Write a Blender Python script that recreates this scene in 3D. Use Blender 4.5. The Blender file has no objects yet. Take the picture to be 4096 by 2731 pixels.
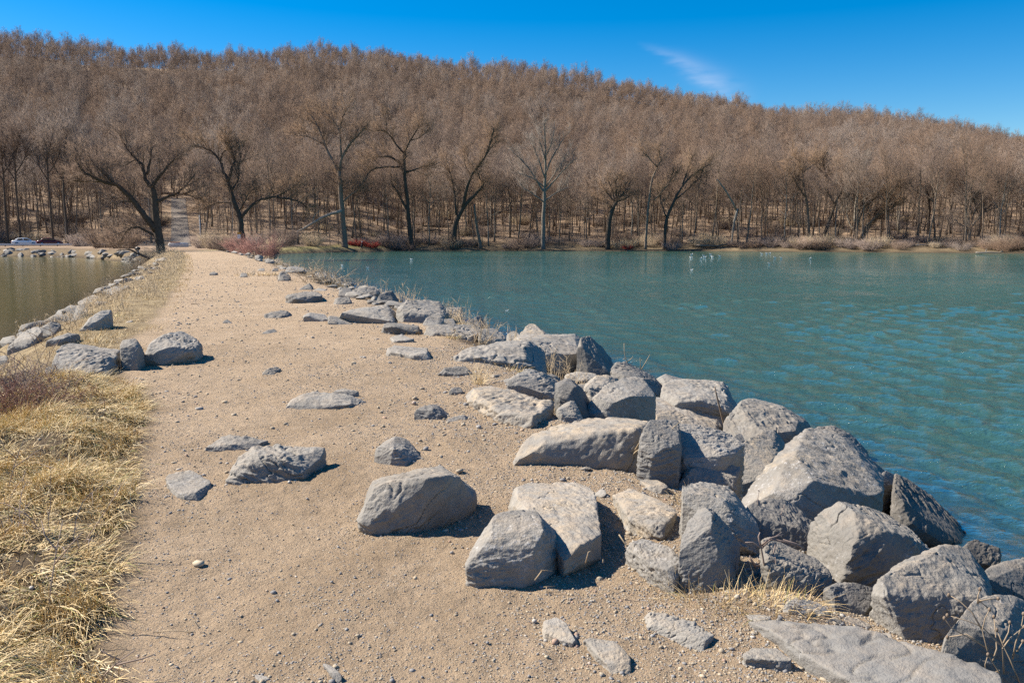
import bpy, bmesh, math, random
import numpy as np
from math import radians as R
S = bpy.context.scene
C = S.collection
# ---------------------------------------------------------------- camera, sky, sun, exposure
FPX = 3300.0                      # focal length in pixels of the 4096 px wide photograph
PITCH = math.atan((1365.5 - 950.0) / FPX)
EYE = 1.6                         # metres above the path
WATER = -1.4
cam_d = bpy.data.cameras.new('camera'); cam = bpy.data.objects.new('camera', cam_d); C.objects.link(cam)
cam_d.sensor_width = 36.0; cam_d.lens = 36.0 * FPX / 4096.0
cam_d.clip_start = 0.05; cam_d.clip_end = 6000
cam.location = (0, 0, EYE); cam.rotation_euler = (R(90) - PITCH, 0, 0)
S.camera = cam
SUN_EL, SUN_FWD = R(43), R(15)     # sun on the left, somewhat ahead of the camera
sv = np.array([-math.cos(SUN_EL)*math.cos(SUN_FWD), math.cos(SUN_EL)*math.sin(SUN_FWD), math.sin(SUN_EL)])
W = bpy.data.worlds.new("World"); S.world = W; W.use_nodes = True
wn, wl = W.node_tree.nodes, W.node_tree.links
wn.clear()
wo = wn.new('ShaderNodeOutputWorld'); bg = wn.new('ShaderNodeBackground'); sky = wn.new('ShaderNodeTexSky')
sky.sky_type = 'NISHITA'; sky.sun_disc = False
sky.sun_elevation = SUN_EL; sky.sun_rotation = math.atan2(sv[0], sv[1])
sky.air_density = 1.0; sky.dust_density = 0.15; sky.ozone_density = 3.0
hs = wn.new('ShaderNodeHueSaturation'); hs.inputs['Saturation'].default_value = 1.6; hs.inputs['Hue'].default_value = 0.503
hs.inputs['Value'].default_value = 1.22
wl.new(sky.outputs[0], hs.inputs['Color'])
# one thin wisp of cirrus, fixed in the sky by direction
tc = wn.new('ShaderNodeTexCoord')
def px_dir(px, py):
    u = (px - 2048.0) / FPX; v = (py - 1365.5) / FPX
    return np.array([u, math.cos(PITCH) - v*math.sin(PITCH), -math.sin(PITCH) - v*math.cos(PITCH)])
ca = px_dir(2590, 190); cb = px_dir(2880, 345)
ca /= np.linalg.norm(ca); cb /= np.linalg.norm(cb)
ax = cb - ca; clen = np.linalg.norm(ax); ax /= clen
cm = (ca + cb) / 2; nrm = np.cross(ax, cm); nrm /= np.linalg.norm(nrm)
def wmath(op, a, b=None, clamp=False):
    n = wn.new('ShaderNodeMath'); n.operation = op; n.use_clamp = clamp
    for i, s in enumerate((a, b)):
        if s is None: continue
        if isinstance(s, (int, float)): n.inputs[i].default_value = s
        else: wl.new(s, n.inputs[i])
    return n.outputs[0]
def wdot(vec):
    n = wn.new('ShaderNodeVectorMath'); n.operation = 'DOT_PRODUCT'
    wl.new(tc.outputs['Generated'], n.inputs[0]); n.inputs[1].default_value = tuple(vec); return n.outputs['Value']
tt = wmath('DIVIDE', wmath('SUBTRACT', wdot(ax), float(ax @ ca)), float(clen))     # 0..1 along the wisp
nz = wn.new('ShaderNodeTexNoise'); nz.inputs['Scale'].default_value = 26; nz.inputs['Detail'].default_value = 5
mp = wn.new('ShaderNodeMapping'); mp.inputs['Rotation'].default_value = (0, R(28), 0); mp.inputs['Scale'].default_value = (1, 1, 4)
wl.new(tc.outputs['Generated'], mp.inputs['Vector']); wl.new(mp.outputs[0], nz.inputs['Vector'])
nn = wmath('SUBTRACT', nz.outputs['Fac'], 0.5)
off = wmath('ADD', wmath('ADD', wdot(nrm), wmath('MULTIPLY', nn, 0.016)), wmath('MULTIPLY', wmath('MULTIPLY', tt, wmath('SUBTRACT', 1.0, tt)), -0.012))
wid = wmath('MAXIMUM', wmath('ADD', 0.004, wmath('MULTIPLY', tt, 0.011)), 0.003)
g = wmath('DIVIDE', off, wid)
prof = wmath('POWER', 2.718, wmath('MULTIPLY', wmath('MULTIPLY', g, g), -1.0))
ends = wmath('MULTIPLY', wmath('MULTIPLY', wmath('ADD', tt, 0.15), 1.7, True), wmath('MULTIPLY', wmath('SUBTRACT', 1.5, tt), 2.0, True))
front = wmath('GREATER_THAN', wdot(cm), 0.5)
cf = wmath('MULTIPLY', wmath('MULTIPLY', wmath('MULTIPLY', prof, ends), front), wmath('ADD', 0.17, wmath('MULTIPLY', nn, 0.6)), True)
mxc = wn.new('ShaderNodeMix'); mxc.data_type = 'RGBA'
wl.new(cf, mxc.inputs['Factor']); wl.new(hs.outputs[0], mxc.inputs[6]); mxc.inputs[7].default_value = (7.0, 7.4, 9.0, 1)
wl.new(mxc.outputs[2], bg.inputs['Color']); bg.inputs['Strength'].default_value = 0.056
wl.new(bg.outputs[0], wo.inputs['Surface'])
sl = bpy.data.lights.new('sun', 'SUN'); sl.energy = 4.7; sl.angle = R(0.53); sl.color = (1.0, 0.92, 0.79)
so = bpy.data.objects.new('sun', sl); C.objects.link(so)
from mathutils import Vector, Matrix, noise as mnoise
so.rotation_euler = Vector(tuple(sv)).to_track_quat('Z', 'Y').to_euler()
so.location = (-30, 5, 40)
S.view_settings.view_transform = 'Standard'; S.view_settings.look = 'None'
S.view_settings.exposure = 1.1; S.view_settings.gamma = 1.0; S.view_settings.use_curve_mapping = False
S.render.engine = 'CYCLES'
S.cycles.use_denoising = False; S.cycles.use_adaptive_sampling = False
S.cycles.sample_clamp_direct = 6.0; S.cycles.sample_clamp_indirect = 3.0
S.cycles.max_bounces = 5; S.cycles.diffuse_bounces = 2; S.cycles.glossy_bounces = 2; S.cycles.transparent_max_bounces = 6
S.cycles.caustics_reflective = False; S.cycles.caustics_refractive = False

# ---------------------------------------------------------------- numpy helpers
rs = np.random.RandomState(11)
_perm = np.random.RandomState(5).permutation(256).astype(np.int64); _perm = np.concatenate([_perm]*3)
_grad = np.random.RandomState(6).normal(size=(256, 3)); _grad /= np.linalg.norm(_grad, axis=1)[:, None]
def perlin(p):
    p = np.asarray(p, float); i = np.floor(p).astype(np.int64); f = p - i; i &= 255
    w = f*f*f*(f*(f*6-15)+10); out = np.zeros(len(p))
    for dx in (0, 1):
        for dy in (0, 1):
            for dz in (0, 1):
                h = _perm[_perm[_perm[(i[:, 0]+dx) & 255] + ((i[:, 1]+dy) & 255)] + ((i[:, 2]+dz) & 255)]
                d = f - np.array([dx, dy, dz]); g_ = (_grad[h]*d).sum(1)
                out += g_ * (w[:, 0] if dx else 1-w[:, 0]) * (w[:, 1] if dy else 1-w[:, 1]) * (w[:, 2] if dz else 1-w[:, 2])
    return out * 1.6
def fbm(p, o=4, gain=0.5):
    p = np.asarray(p, float); a = 1.0; s = np.zeros(len(p))
    for k in range(o): s += a*perlin(p + 17.3*k); p = p*2.03; a *= gain
    return s
def n2(x, y, sc, o=3, seed=0.0):
    x = np.asarray(x, float); y = np.asarray(y, float)
    sh = x.shape
    return fbm(np.stack([x.ravel()/sc, y.ravel()/sc, np.full(x.size, seed+0.37)], 1), o).reshape(sh)
def smooth(t): t = np.clip(t, 0, 1); return t*t*(3-2*t)

# ---------------------------------------------------------------- terrain as a function
CL = np.array([(1.6, -60), (0.6, -6), (-0.35, 2.0), (-0.75, 3.3), (-2.0, 8.7), (-4.1, 15), (-6.2, 21), (-13.2, 40), (-26.4, 74), (-37.6, 100), (-60.0, 152)])
def lateral(x, y):
    x = np.asarray(x, float); y = np.asarray(y, float)
    best = np.full(x.shape, 1e9); q = np.zeros(x.shape)
    for a, b in zip(CL[:-1], CL[1:]):
        d = b - a; L = np.hypot(*d); d = d / L
        t = np.clip((x-a[0])*d[0] + (y-a[1])*d[1], 0, L)
        ex = x - a[0] - t*d[0]; ey = y - a[1] - t*d[1]
        dd = np.hypot(ex, ey); m = dd < best
        best = np.where(m, dd, best); q = np.where(m, np.sign(ex*d[1] - ey*d[0])*dd, q)
    return q
SH_T = [-180, -120, -60, -45, -32, -28, -24.8, -22, -20, -17.5, -15.8, -12, -7.7, 0, 10, 18, 26, 32, 45, 60, 90, 130, 180]
SH_R = [120, 150, 170, 165, 157, 145, 112, 104, 106, 130, 155, 176, 192, 191, 190, 186, 185, 187, 205, 260, 330, 300, 120]
HS_R = [160, 200, 210, 204, 199, 196, 192, 186, 182, 178, 178, 182, 196, 195, 194, 190, 189, 191, 210, 268, 340, 330, 160]
RIDGE = 600.0
_rp = [(-1500, 130), (-700, 120), (0, 125), (140, 125), (300, 165), (700, 185), (1050, 190), (1250, 172), (1500, 175), (1750, 220), (2020, 245), (2270, 270), (2490, 320),
       (2790, 360), (3050, 408), (3220, 428), (3480, 425), (3660, 458), (3920, 515), (4096, 548), (4800, 640), (6500, 760)]
RD_T, RD_Z = [], []
for px_, py_ in _rp:
    d_ = px_dir(px_, py_); RD_T.append(math.degrees(math.atan2(d_[0], d_[1]))); RD_Z.append(EYE + RIDGE*d_[2]/math.hypot(d_[0], d_[1]) - 14.5)
ROADT = R(-21.75)
def at_z(px, py, z): d = px_dir(px, py); return np.array([0, 0, EYE]) + d*((z-EYE)/d[2])
VERGE = [(-900, 850), (60, 868), (160, 862), (262, 872), (318, 900), (330, 950), (300, 1040), (296, 1110), (283, 1180), (250, 1270), (236, 1350), (248, 1450), (235, 1568), (230, 2400), (-900, 2400)]
VE = np.array([at_z(x_/.5742, y_/.5742, 0.05)[:2] for x_, y_ in [(235, 1568), (248, 1450), (236, 1350), (250, 1270), (283, 1180), (300, 1040), (330, 950), (318, 900), (262, 872)]])
VEQ = lateral(VE[:, 0], VE[:, 1]); VEY = VE[:, 1]
def terrain(x, y, fine=True):
    x = np.asarray(x, float); y = np.asarray(y, float)
    r = np.hypot(x, y); th = np.degrees(np.arctan2(x, y))
    Rs = np.interp(th, SH_T, SH_R); Hs = np.interp(th, SH_T, HS_R)
    q = lateral(x, y)
    q = np.where(q > 0, q*(1+.14*smooth((15-y)/8)), q)
    qn = q + 0.35*n2(x, y, 2.7, 2, 3.0)
    zc = np.interp(qn, [-40, -14, -9, -6.8, -5, -3.4, -2.5, 2.2, 3.1, 4.3, 5.9, 7.4, 9.5, 40], [-4, -3.2, -2.4, -1.58, -.55, .02, 0, 0, -.14, -.78, -1.50, -1.66, -2.4, -4])
    d = r - Rs + 2.0*n2(x, y, 14, 3, 9.0)*smooth((r-60)/60)
    zm = np.interp(d, [-60, -16, -3, 0, 1.5, 4, 12], [-4, -3.5, -2.0, -1.46, -1.05, -.45, 0.0])
    zr = np.interp(th, RD_T, RD_Z)
    t = np.clip((r - Hs)/(RIDGE - Hs), 0, 1)
    hill = zr*(t**1.22) - np.clip(r - RIDGE, 0, 4000)*0.10
    hill = hill + smooth((r-Hs)/60.0)*(3.2*n2(x, y, 70, 3, 21.0) + 0.25*n2(x, y, 6, 2, 5.0))
    z = np.maximum(zc, zm + np.where(r > Hs, hill, 0.0))
    if fine:
        near = smooth((60-r)/50)
        z = z + near*(0.035*n2(x, y, 1.9, 3, 1.0) + .016*smooth((20-r)/8)*np.abs(n2(x, y, .42, 2, 14.0)) + 0.010*n2(x, y, 0.32, 3, 2.0))
        gm = smooth((np.interp(y, VEY, VEQ) - q)/0.4)*smooth((9.6-y)/.8)*smooth((5.2+q)/1.2)
        z = z + gm*(0.06 + 0.09*n2(x, y, 0.6, 2, 7.0))
        cl_ = r < 16
        if cl_.any(): z[cl_] += smooth((16-r[cl_])/8)*(.0065*n2(x[cl_], y[cl_], .085, 3, 12.0) + .003*n2(x[cl_], y[cl_], .034, 2, 13.0))
    return z
def t1(x, y): return float(terrain(np.array([x], float), np.array([y], float))[0])
def ray_hit(px, py, zmin=WATER-.06):
    d = px_dir(px, py); Y = np.geomspace(1.2, 700, 2600); s = Y/d[1]
    X = d[0]*s; Z = EYE + d[2]*s; T = np.maximum(terrain(X, Y, False), zmin)
    k = np.argmax(Z < T)
    if k == 0: k = len(Y)-1
    f = 0.0
    a, b = Z[k-1]-T[k-1], Z[k]-T[k]
    if a > 0 > b: f = a/(a-b)
    Yh = Y[k-1] + f*(Y[k]-Y[k-1]); s = Yh/d[1]
    return np.array([d[0]*s, Yh, EYE + d[2]*s])
def at_depth(px, py, Y): d = px_dir(px, py); return np.array([0, 0, EYE]) + d*(Y/d[1])
CROP = dict(A=(900, 900, 1.721), B=(1800, 1300, 1.721), Cc=(2730, 1500, 1.721), D=(1366, 1820, 1.721), E=(2732, 1820, 1.721), F=(0, 800, 1.721),
            G=(0, 1500, 1.274), H=(0, 1150, 2.851), I=(683, 850, 3.443), J=(1300, 850, 3.443), K=(0, 0, 1.721), L=(1366, 0, 1.721), M=(2732, 300, 1.721), Z=(0, 0, 0.5742))
def cpx(crop, x, y): ox, oy, s = CROP[crop]; return ox + x/s, oy + y/s

# ---------------------------------------------------------------- object helpers
def tag(o, label=None, cat=None, group=None, kind=None):
    if label: o['label'] = label
    if cat: o['category'] = cat
    if group: o['group'] = group
    if kind: o['kind'] = kind
    return o
def mesh(name, V, F, mats, smooth_=False, attrs=None, mi=None):
    me = bpy.data.meshes.new(name)
    V = np.asarray(V, np.float32).reshape(-1, 3)
    if isinstance(F, np.ndarray):
        k = F.shape[1]; n = len(F)
        me.vertices.add(len(V)); me.vertices.foreach_set('co', V.ravel())
        me.loops.add(n*k); me.loops.foreach_set('vertex_index', F.astype(np.int32).ravel())
        me.polygons.add(n); me.polygons.foreach_set('loop_start', np.arange(0, n*k, k, dtype=np.int32))
    else: me.from_pydata([tuple(map(float, v)) for v in V], [], F)
    if not isinstance(mats, (list, tuple)): mats = [mats]
    for m in mats: me.materials.append(m)
    if mi is not None: me.polygons.foreach_set('material_index', np.asarray(mi, np.int32))
    if smooth_: me.polygons.foreach_set('use_smooth', np.ones(len(me.polygons), bool))
    for an, (typ, dat) in (attrs or {}).items():
        at = me.attributes.new(an, typ, 'POINT')
        at.data.foreach_set('color' if 'COLOR' in typ else 'value', np.asarray(dat, np.float32).ravel())
    me.update(calc_edges=True); me.validate()
    return me
def obj(name, me, parent=None, loc=None):
    o = bpy.data.objects.new(name, me); C.objects.link(o)
    if parent is not None: o.parent = parent
    if loc is not None: o.location = tuple(map(float, loc))
    return o
def empty(name, loc):
    o = bpy.data.objects.new(name, None); C.objects.link(o); o.location = tuple(map(float, loc)); o.empty_display_size = 0.2
    return o
def copy_tree(o, parent=None):
    c = o.copy(); C.objects.link(c)
    if parent is not None: c.parent = parent
    for ch in list(o.children): copy_tree(ch, c)
    return c
class Geo:
    """collects vertices and polygons (lists)"""
    def __init__(s): s.v = []; s.f = []; s.n = 0
    def add(s, V, F):
        V = np.asarray(V, float).reshape(-1, 3); s.v.append(V); s.f += [[i + s.n for i in f] for f in F]; s.n += len(V)
    def tube(s, P, rad, k=5, cap=True):
        P = np.asarray(P, float); n = len(P); rad = np.broadcast_to(np.asarray(rad, float), (n,))
        T = np.gradient(P, axis=0); T /= np.linalg.norm(T, axis=1)[:, None] + 1e-9
        ref = np.array([0.31, 0.93, 0.2]) if abs(T.mean(0)[2]) > 0.6 else np.array([0.05, 0.1, 1.0])
        A = np.cross(T, ref); A /= np.linalg.norm(A, axis=1)[:, None] + 1e-9; B = np.cross(T, A)
        a = np.arange(k)*2*math.pi/k
        V = P[:, None, :] + rad[:, None, None]*(A[:, None, :]*np.cos(a)[None, :, None] + B[:, None, :]*np.sin(a)[None, :, None])
        F = [[i*k+j, i*k+(j+1) % k, (i+1)*k+(j+1) % k, (i+1)*k+j] for i in range(n-1) for j in range(k)]
        if cap: F += [list(range(k))[::-1], [(n-1)*k+j for j in range(k)]]
        s.add(V.reshape(-1, 3), F)
    def box(s, c, d, rz=0.0):
        c = np.array(c, float); d = np.array(d, float)/2
        V = np.array([[x, y, z] for x in (-1, 1) for y in (-1, 1) for z in (-1, 1)])*d
        cs, sn = math.cos(rz), math.sin(rz); V = np.stack([V[:, 0]*cs-V[:, 1]*sn, V[:, 0]*sn+V[:, 1]*cs, V[:, 2]], 1)
        s.add(V + c, [[0, 1, 3, 2], [4, 6, 7, 5], [0, 4, 5, 1], [2, 3, 7, 6], [0, 2, 6, 4], [1, 5, 7, 3]])
    def ball(s, c, d, nu=10, nv=6):
        V = []; F = []
        for i in range(nv+1):
            p = math.pi*i/nv
            for j in range(nu):
                t = 2*math.pi*j/nu; V.append([math.sin(p)*math.cos(t)*d[0]+c[0], math.sin(p)*math.sin(t)*d[1]+c[1], math.cos(p)*d[2]+c[2]])
        for i in range(nv):
            for j in range(nu): F.append([i*nu+j, (i+1)*nu+j, (i+1)*nu+(j+1) % nu, i*nu+(j+1) % nu])
        s.add(V, F)
    def mesh(s, name, mats, smooth_=False): return mesh(name, np.concatenate(s.v), s.f, mats, smooth_)
def spikes(P0, P1, r):
    """thin three-sided tapering twigs"""
    P0 = np.asarray(P0, float); P1 = np.asarray(P1, float); n = len(P0); r = np.broadcast_to(np.asarray(r, float), (n,))
    T = P1-P0; T /= np.linalg.norm(T, axis=1)[:, None]+1e-9
    A = np.cross(T, np.array([0.3, 0.5, 0.81])); A /= np.linalg.norm(A, axis=1)[:, None]+1e-9; B = np.cross(T, A)
    V = np.empty((n, 4, 3))
    for j in range(3):
        a = j*2.0944; V[:, j] = P0 + r[:, None]*(A*math.cos(a)+B*math.sin(a))
    V[:, 3] = P1
    b = (np.arange(n)*4)[:, None]
    F = np.concatenate([b+np.array([[0, 1, 3]]), b+np.array([[1, 2, 3]]), b+np.array([[2, 0, 3]])], 0)
    return V.reshape(-1, 3), F
def unit(v): v = np.asarray(v, float); return v/(np.linalg.norm(v, axis=-1, keepdims=True)+1e-9)

# ---------------------------------------------------------------- materials
class NB:
    def __init__(s, name):
        s.m = bpy.data.materials.new(name); s.m.use_nodes = True; s.n = s.m.node_tree.nodes; s.l = s.m.node_tree.links
        s.p = s.n['Principled BSDF']; s.out = s.n['Material Output']; s._tc = None
    def new(s, t, **kw):
        n = s.n.new(t)
        for k, v in kw.items(): setattr(n, k, v)
        return n
    def lk(s, a, b):
        if hasattr(a, 'is_output'): s.l.new(a, b)
        else: b.default_value = a
        return s
    def co(s, which='Object'):
        if s._tc is None: s._tc = s.new('ShaderNodeTexCoord')
        return s._tc.outputs[which]
    def pos(s): return s.new('ShaderNodeNewGeometry').outputs['Position']
    def noise(s, sc, det=4, rough=.55, vec=None, dist=0.0):
        n = s.new('ShaderNodeTexNoise'); n.inputs['Scale'].default_value = sc; n.inputs['Detail'].default_value = det; n.inputs['Roughness'].default_value = rough
        n.inputs['Distortion'].default_value = dist
        s.l.new(vec if vec is not None else s.co(), n.inputs['Vector']); return n.outputs['Fac']
    def voro(s, sc, feat='F1', vec=None, out='Distance'):
        n = s.new('ShaderNodeTexVoronoi', feature=feat); n.inputs['Scale'].default_value = sc
        s.l.new(vec if vec is not None else s.co(), n.inputs['Vector']); return n.outputs[out]
    def mapr(s, v, a, b, c=0.0, d=1.0):
        n = s.new('ShaderNodeMapRange', clamp=True)
        for k, x in zip((1, 2, 3, 4), (a, b, c, d)): n.inputs[k].default_value = x
        s.l.new(v, n.inputs[0]); return n.outputs[0]
    def math(s, op, a, b=0.0, clamp=False):
        n = s.new('ShaderNodeMath', operation=op, use_clamp=clamp); s.lk(a, n.inputs[0]); s.lk(b, n.inputs[1]); return n.outputs[0]
    def mix(s, f, a, b, blend='MIX'):
        n = s.new('ShaderNodeMix', data_type='RGBA', blend_type=blend)
        s.lk(f, n.inputs['Factor'])
        for x, i in ((a, 6), (b, 7)):
            if isinstance(x, tuple): n.inputs[i].default_value = (*x, 1)
            else: s.l.new(x, n.inputs[i])
        return n.outputs[2]
    def attr(s, name, o='Fac'): n = s.new('ShaderNodeAttribute', attribute_name=name); return n.outputs[o]
    def bump(s, h, st=.5, dist=.02, nrm=None):
        n = s.new('ShaderNodeBump'); n.inputs['Strength'].default_value = st; n.inputs['Distance'].default_value = dist
        s.l.new(h, n.inputs['Height'])
        if nrm is not None: s.l.new(nrm, n.inputs['Normal'])
        return n.outputs['Normal']
    def rnd(s): return s.new('ShaderNodeObjectInfo').outputs['Random']
    def nz(s):
        g = s.new('ShaderNodeNewGeometry'); x = s.new('ShaderNodeSeparateXYZ'); s.l.new(g.outputs['Normal'], x.inputs[0]); return x.outputs[2]
    def pz(s):
        x = s.new('ShaderNodeSeparateXYZ'); s.l.new(s.pos(), x.inputs[0]); return x.outputs[2]
    def fin(s, col, rough=.9, nrm=None, spec=.25):
        if isinstance(col, tuple): s.p.inputs['Base Color'].default_value = (*col, 1)
        else: s.l.new(col, s.p.inputs['Base Color'])
        s.lk(rough, s.p.inputs['Roughness'])
        s.p.inputs['Specular IOR Level'].default_value = spec
        if nrm is not None: s.l.new(nrm, s.p.inputs['Normal'])
        return s.m
def mat_rock(name, c1, c2, tan_amt, fleck, dust=.5):
    b = NB(name); ob = b.co('Object')
    w = b.pos()
    n1 = b.noise(2.3, 6, .6, w); n2_ = b.noise(14, 6, .7, w); n3 = b.noise(70, 4, .7, w)
    col = b.mix(b.mapr(n1, .35, .65), c1, c2)
    col = b.mix(b.mapr(b.rnd(), 0, 1, 0, .45), col, (.292, .27, .238))
    col = b.mix(b.mapr(n2_, .35, .75, .0, .4), col, (.16, .152, .142), 'MIX')
    vr = b.math('FRACT', b.math('MULTIPLY', b.rnd(), 7.31)); sca = b.new('ShaderNodeVectorMath', operation='SCALE'); b.l.new(col, sca.inputs[0]); b.l.new(b.mapr(vr, 0, 1, .68, 1.02), sca.inputs['Scale']); col = sca.outputs[0]
    st = b.mapr(b.noise(1.6, 6, .75, w, .6), .52, .66, 0, .55); col = b.mix(st, col, (.155, .135, .112))
    # tan weathering rind in patches
    tn = b.math('MULTIPLY', b.mapr(b.noise(3.1, 5, .65, w), .62-tan_amt, .78-tan_amt), b.mapr(n2_, .35, .6))
    col = b.mix(b.math('MULTIPLY', tn, .8), col, (.46, .365, .25))
    # pale calcite: patchy flecks and thin veins
    fl = b.math('MULTIPLY', b.mapr(b.noise(34, 6, .8, w), .54, .66), b.mapr(b.noise(3.2, 4, .65, w), .60-fleck, .74-fleck))
    dv = b.new('ShaderNodeVectorMath', operation='ADD'); b.l.new(w, dv.inputs[0])
    nv = b.new('ShaderNodeTexNoise'); nv.inputs['Scale'].default_value = 5; b.l.new(w, nv.inputs['Vector']); 
    scv = b.new('ShaderNodeVectorMath', operation='SCALE'); scv.inputs['Scale'].default_value = .35; b.l.new(nv.outputs['Color'], scv.inputs[0]); b.l.new(scv.outputs[0], dv.inputs[1])
    vein = b.math('MULTIPLY', b.mapr(b.voro(4.5, 'DISTANCE_TO_EDGE', dv.outputs[0]), .0, .013, 1, 0), b.mapr(b.noise(7, 4, .7, w), .56, .70))
    col = b.mix(b.math('MULTIPLY', b.math('MAXIMUM', fl, vein), .62), col, (.60, .59, .58))
    # dust and dirt that settled on upward faces
    up = b.math('MULTIPLY', b.mapr(b.nz(), .55, .95), b.mapr(b.noise(7, 6, .7, w), .42, .66))
    col = b.mix(b.math('MULTIPLY', up, dust), col, (.42, .33, .235))
    # wet band by the water
    wet = b.mapr(b.math('ADD', b.pz(), b.math('MULTIPLY', b.math('SUBTRACT', n1, .5), .35)), WATER-.01, WATER+.13, 1, 0)
    col = b.mix(wet, col, b.mix(b.mapr(n2_, .4, .6), (.030, .024, .016), (.075, .055, .026)))
    h = b.math('ADD', b.math('MULTIPLY', n2_, .8), b.math('MULTIPLY', n3, .45))
    return b.fin(col, b.mapr(wet, 0, 1, .82, .35), b.bump(h, .6, .03), .3)
MR = dict(g=mat_rock('rock_grey', (.272, .252, .222), (.36, .333, .293), .02, .04, .45),
          t=mat_rock('rock_tan', (.29, .266, .235), (.385, .355, .312), .16, .05, .7),
          w=mat_rock('rock_flecked', (.282, .261, .231), (.375, .347, .308), .03, .16, .35),
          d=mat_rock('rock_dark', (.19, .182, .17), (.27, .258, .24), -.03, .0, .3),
          k=mat_rock('rock_wet', (.055, .046, .036), (.11, .09, .068), .0, .0, .0))
def mat_bark(name, c1, c2, sc=3.0):
    b = NB(name); n = b.noise(sc, 5, .65, b.pos()); col = b.mix(b.mapr(n, .35, .65), c1, c2)
    col = b.mix(b.mapr(b.rnd(), 0, 1, 0, .35), col, c2)
    return b.fin(col, .95, None, .1)
M_bark = mat_bark('bark_brown', (.15, .112, .082), (.26, .20, .15))
M_bark_dark = mat_bark('bark_dark', (.055, .043, .034), (.115, .09, .07))
M_bark_pale = mat_bark('bark_pale', (.24, .205, .165), (.36, .32, .27))
M_bark_grey = mat_bark('bark_grey', (.17, .145, .118), (.27, .235, .195))
def mat_twig(name, a, c, d):
    b = NB(name); r = b.rnd()
    n = b.noise(.012, 2, .5, b.pos())
    f = b.math('ADD', r, b.math('MULTIPLY', b.math('SUBTRACT', n, .5), 1.2))
    col = b.mix(b.mapr(f, .05, .5), a, c); col = b.mix(b.mapr(f, .55, 1.0), col, d)
    return b.fin(col, .9, None, .15)
M_twig = mat_twig('twigs_wood', (.172, .126, .102), (.225, .152, .106), (.265, .215, .182))
M_twig_gold = mat_twig('twigs_golden', (.225, .150, .098), (.26, .168, .102), (.24, .172, .12))
M_twig_grey = mat_twig('twigs_grey', (.24, .205, .175), (.28, .24, .20), (.26, .22, .185))
M_twig_red = mat_twig('twigs_red', (.30, .045, .035), (.34, .06, .045), (.26, .05, .04))
M_twig_rose = mat_twig('twigs_rose', (.25, .115, .10), (.29, .16, .13), (.25, .13, .11))
M_stem = mat_twig('dry_stems', (.38, .295, .195), (.45, .355, .24), (.34, .26, .18))
M_stem_mauve = mat_twig('dry_stems_mauve', (.26, .195, .165), (.32, .25, .21), (.24, .185, .16))
M_brush = mat_twig('brush_brown', (.23, .125, .095), (.30, .17, .13), (.25, .15, .12))
def mat_straw():
    b = NB('straw'); a = b.attr('tint')
    col = b.mix(b.mapr(a, 0, .5), (.36, .235, .105), (.64, .465, .225)); col = b.mix(b.mapr(a, .5, .85), col, (.78, .645, .40)); col = b.mix(b.mapr(a, .93, .96), col, (.26, .25, .07))
    return b.fin(col, .7, None, .3)
M_straw = mat_straw()
def simple(name, col, rough=.6, metal=0.0, spec=.5, sc=30, var=.12, emit=0):
    b = NB(name); n = b.noise(sc, 3); f = b.mapr(n, .3, .7, 1-var, 1+var)
    x = b.new('ShaderNodeVectorMath', operation='SCALE'); x.inputs[0].default_value = col; b.l.new(f, x.inputs['Scale'])
    m = b.fin(x.outputs[0], rough, None, spec); b.p.inputs['Metallic'].default_value = metal
    if emit: b.p.inputs['Emission Color'].default_value = (*col, 1); b.p.inputs['Emission Strength'].default_value = emit
    return m
# ---------------------------------------------------------------- ground sheet
def polar_grid(az, rr):
    A, RR = np.meshgrid(az, rr); X = RR*np.sin(A); Y = RR*np.cos(A)
    ni, nj = A.shape; idx = np.arange(ni*nj).reshape(ni, nj)
    return X.ravel(), Y.ravel(), idx
def quads(idx, keep=None, wrap=False):
    a, b, c, d = idx[:-1, :-1], idx[:-1, 1:], idx[1:, 1:], idx[1:, :-1]
    F = np.stack([a.ravel(), b.ravel(), c.ravel(), d.ravel()], 1)
    if keep is not None: F = F[keep[F].any(1)]
    return F
az = np.radians(np.concatenate([np.arange(-180, -44, 3.0), np.arange(-44, 44, .17), np.arange(44, 180.1, 3.0)]))
rr = np.concatenate([[0.02, .25, .5, .8, 1.1, 1.4, 1.7, 2.0], np.geomspace(2.2, 14, 400), np.geomspace(14.15, 240, 270), np.geomspace(243, 1500, 90)])
gx, gy, gi = polar_grid(az, rr)
gz = terrain(gx, gy)
gr = np.hypot(gx, gy); gth = np.degrees(np.arctan2(gx, gy)); gq = lateral(gx, gy)
gd = gr - np.interp(gth, SH_T, SH_R)
nA = n2(gx, gy, 1.3, 3, 31.0); nB = n2(gx, gy, 5.0, 3, 33.0)
ve_ = np.where((gy > 1.8) & (gy < 9.7), np.interp(gy, VEY, VEQ), -2.45)
a_path = smooth((gq-ve_+.12+.15*nA)/.3)*smooth((2.75+.5*nA-gq)/.6)*(gd < 4)
a_lit = smooth((gd-6)/8)
lawn = smooth((gd-1)/2)*smooth((9-gd)/3)*smooth((gth+21)/1.5)*smooth((-6-gth)/2)
a_grav = np.clip(smooth((gq+.2+.8*nB)/1.6)*.8 + .25*nB + .15, 0, 1)
a_wet = smooth((WATER+.45-gz)/.3)
thatch = np.maximum(smooth((-gq-2.2-.3*nA)/.4), .75*smooth((gq-2.5-.4*nA)/.5)*smooth((gy-13)/6))*(gd < 1)*smooth((gy-9)/2)
thatch = np.maximum(thatch, smooth((gd+1)/2)*smooth((9-gd)/3)*.35)
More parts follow.
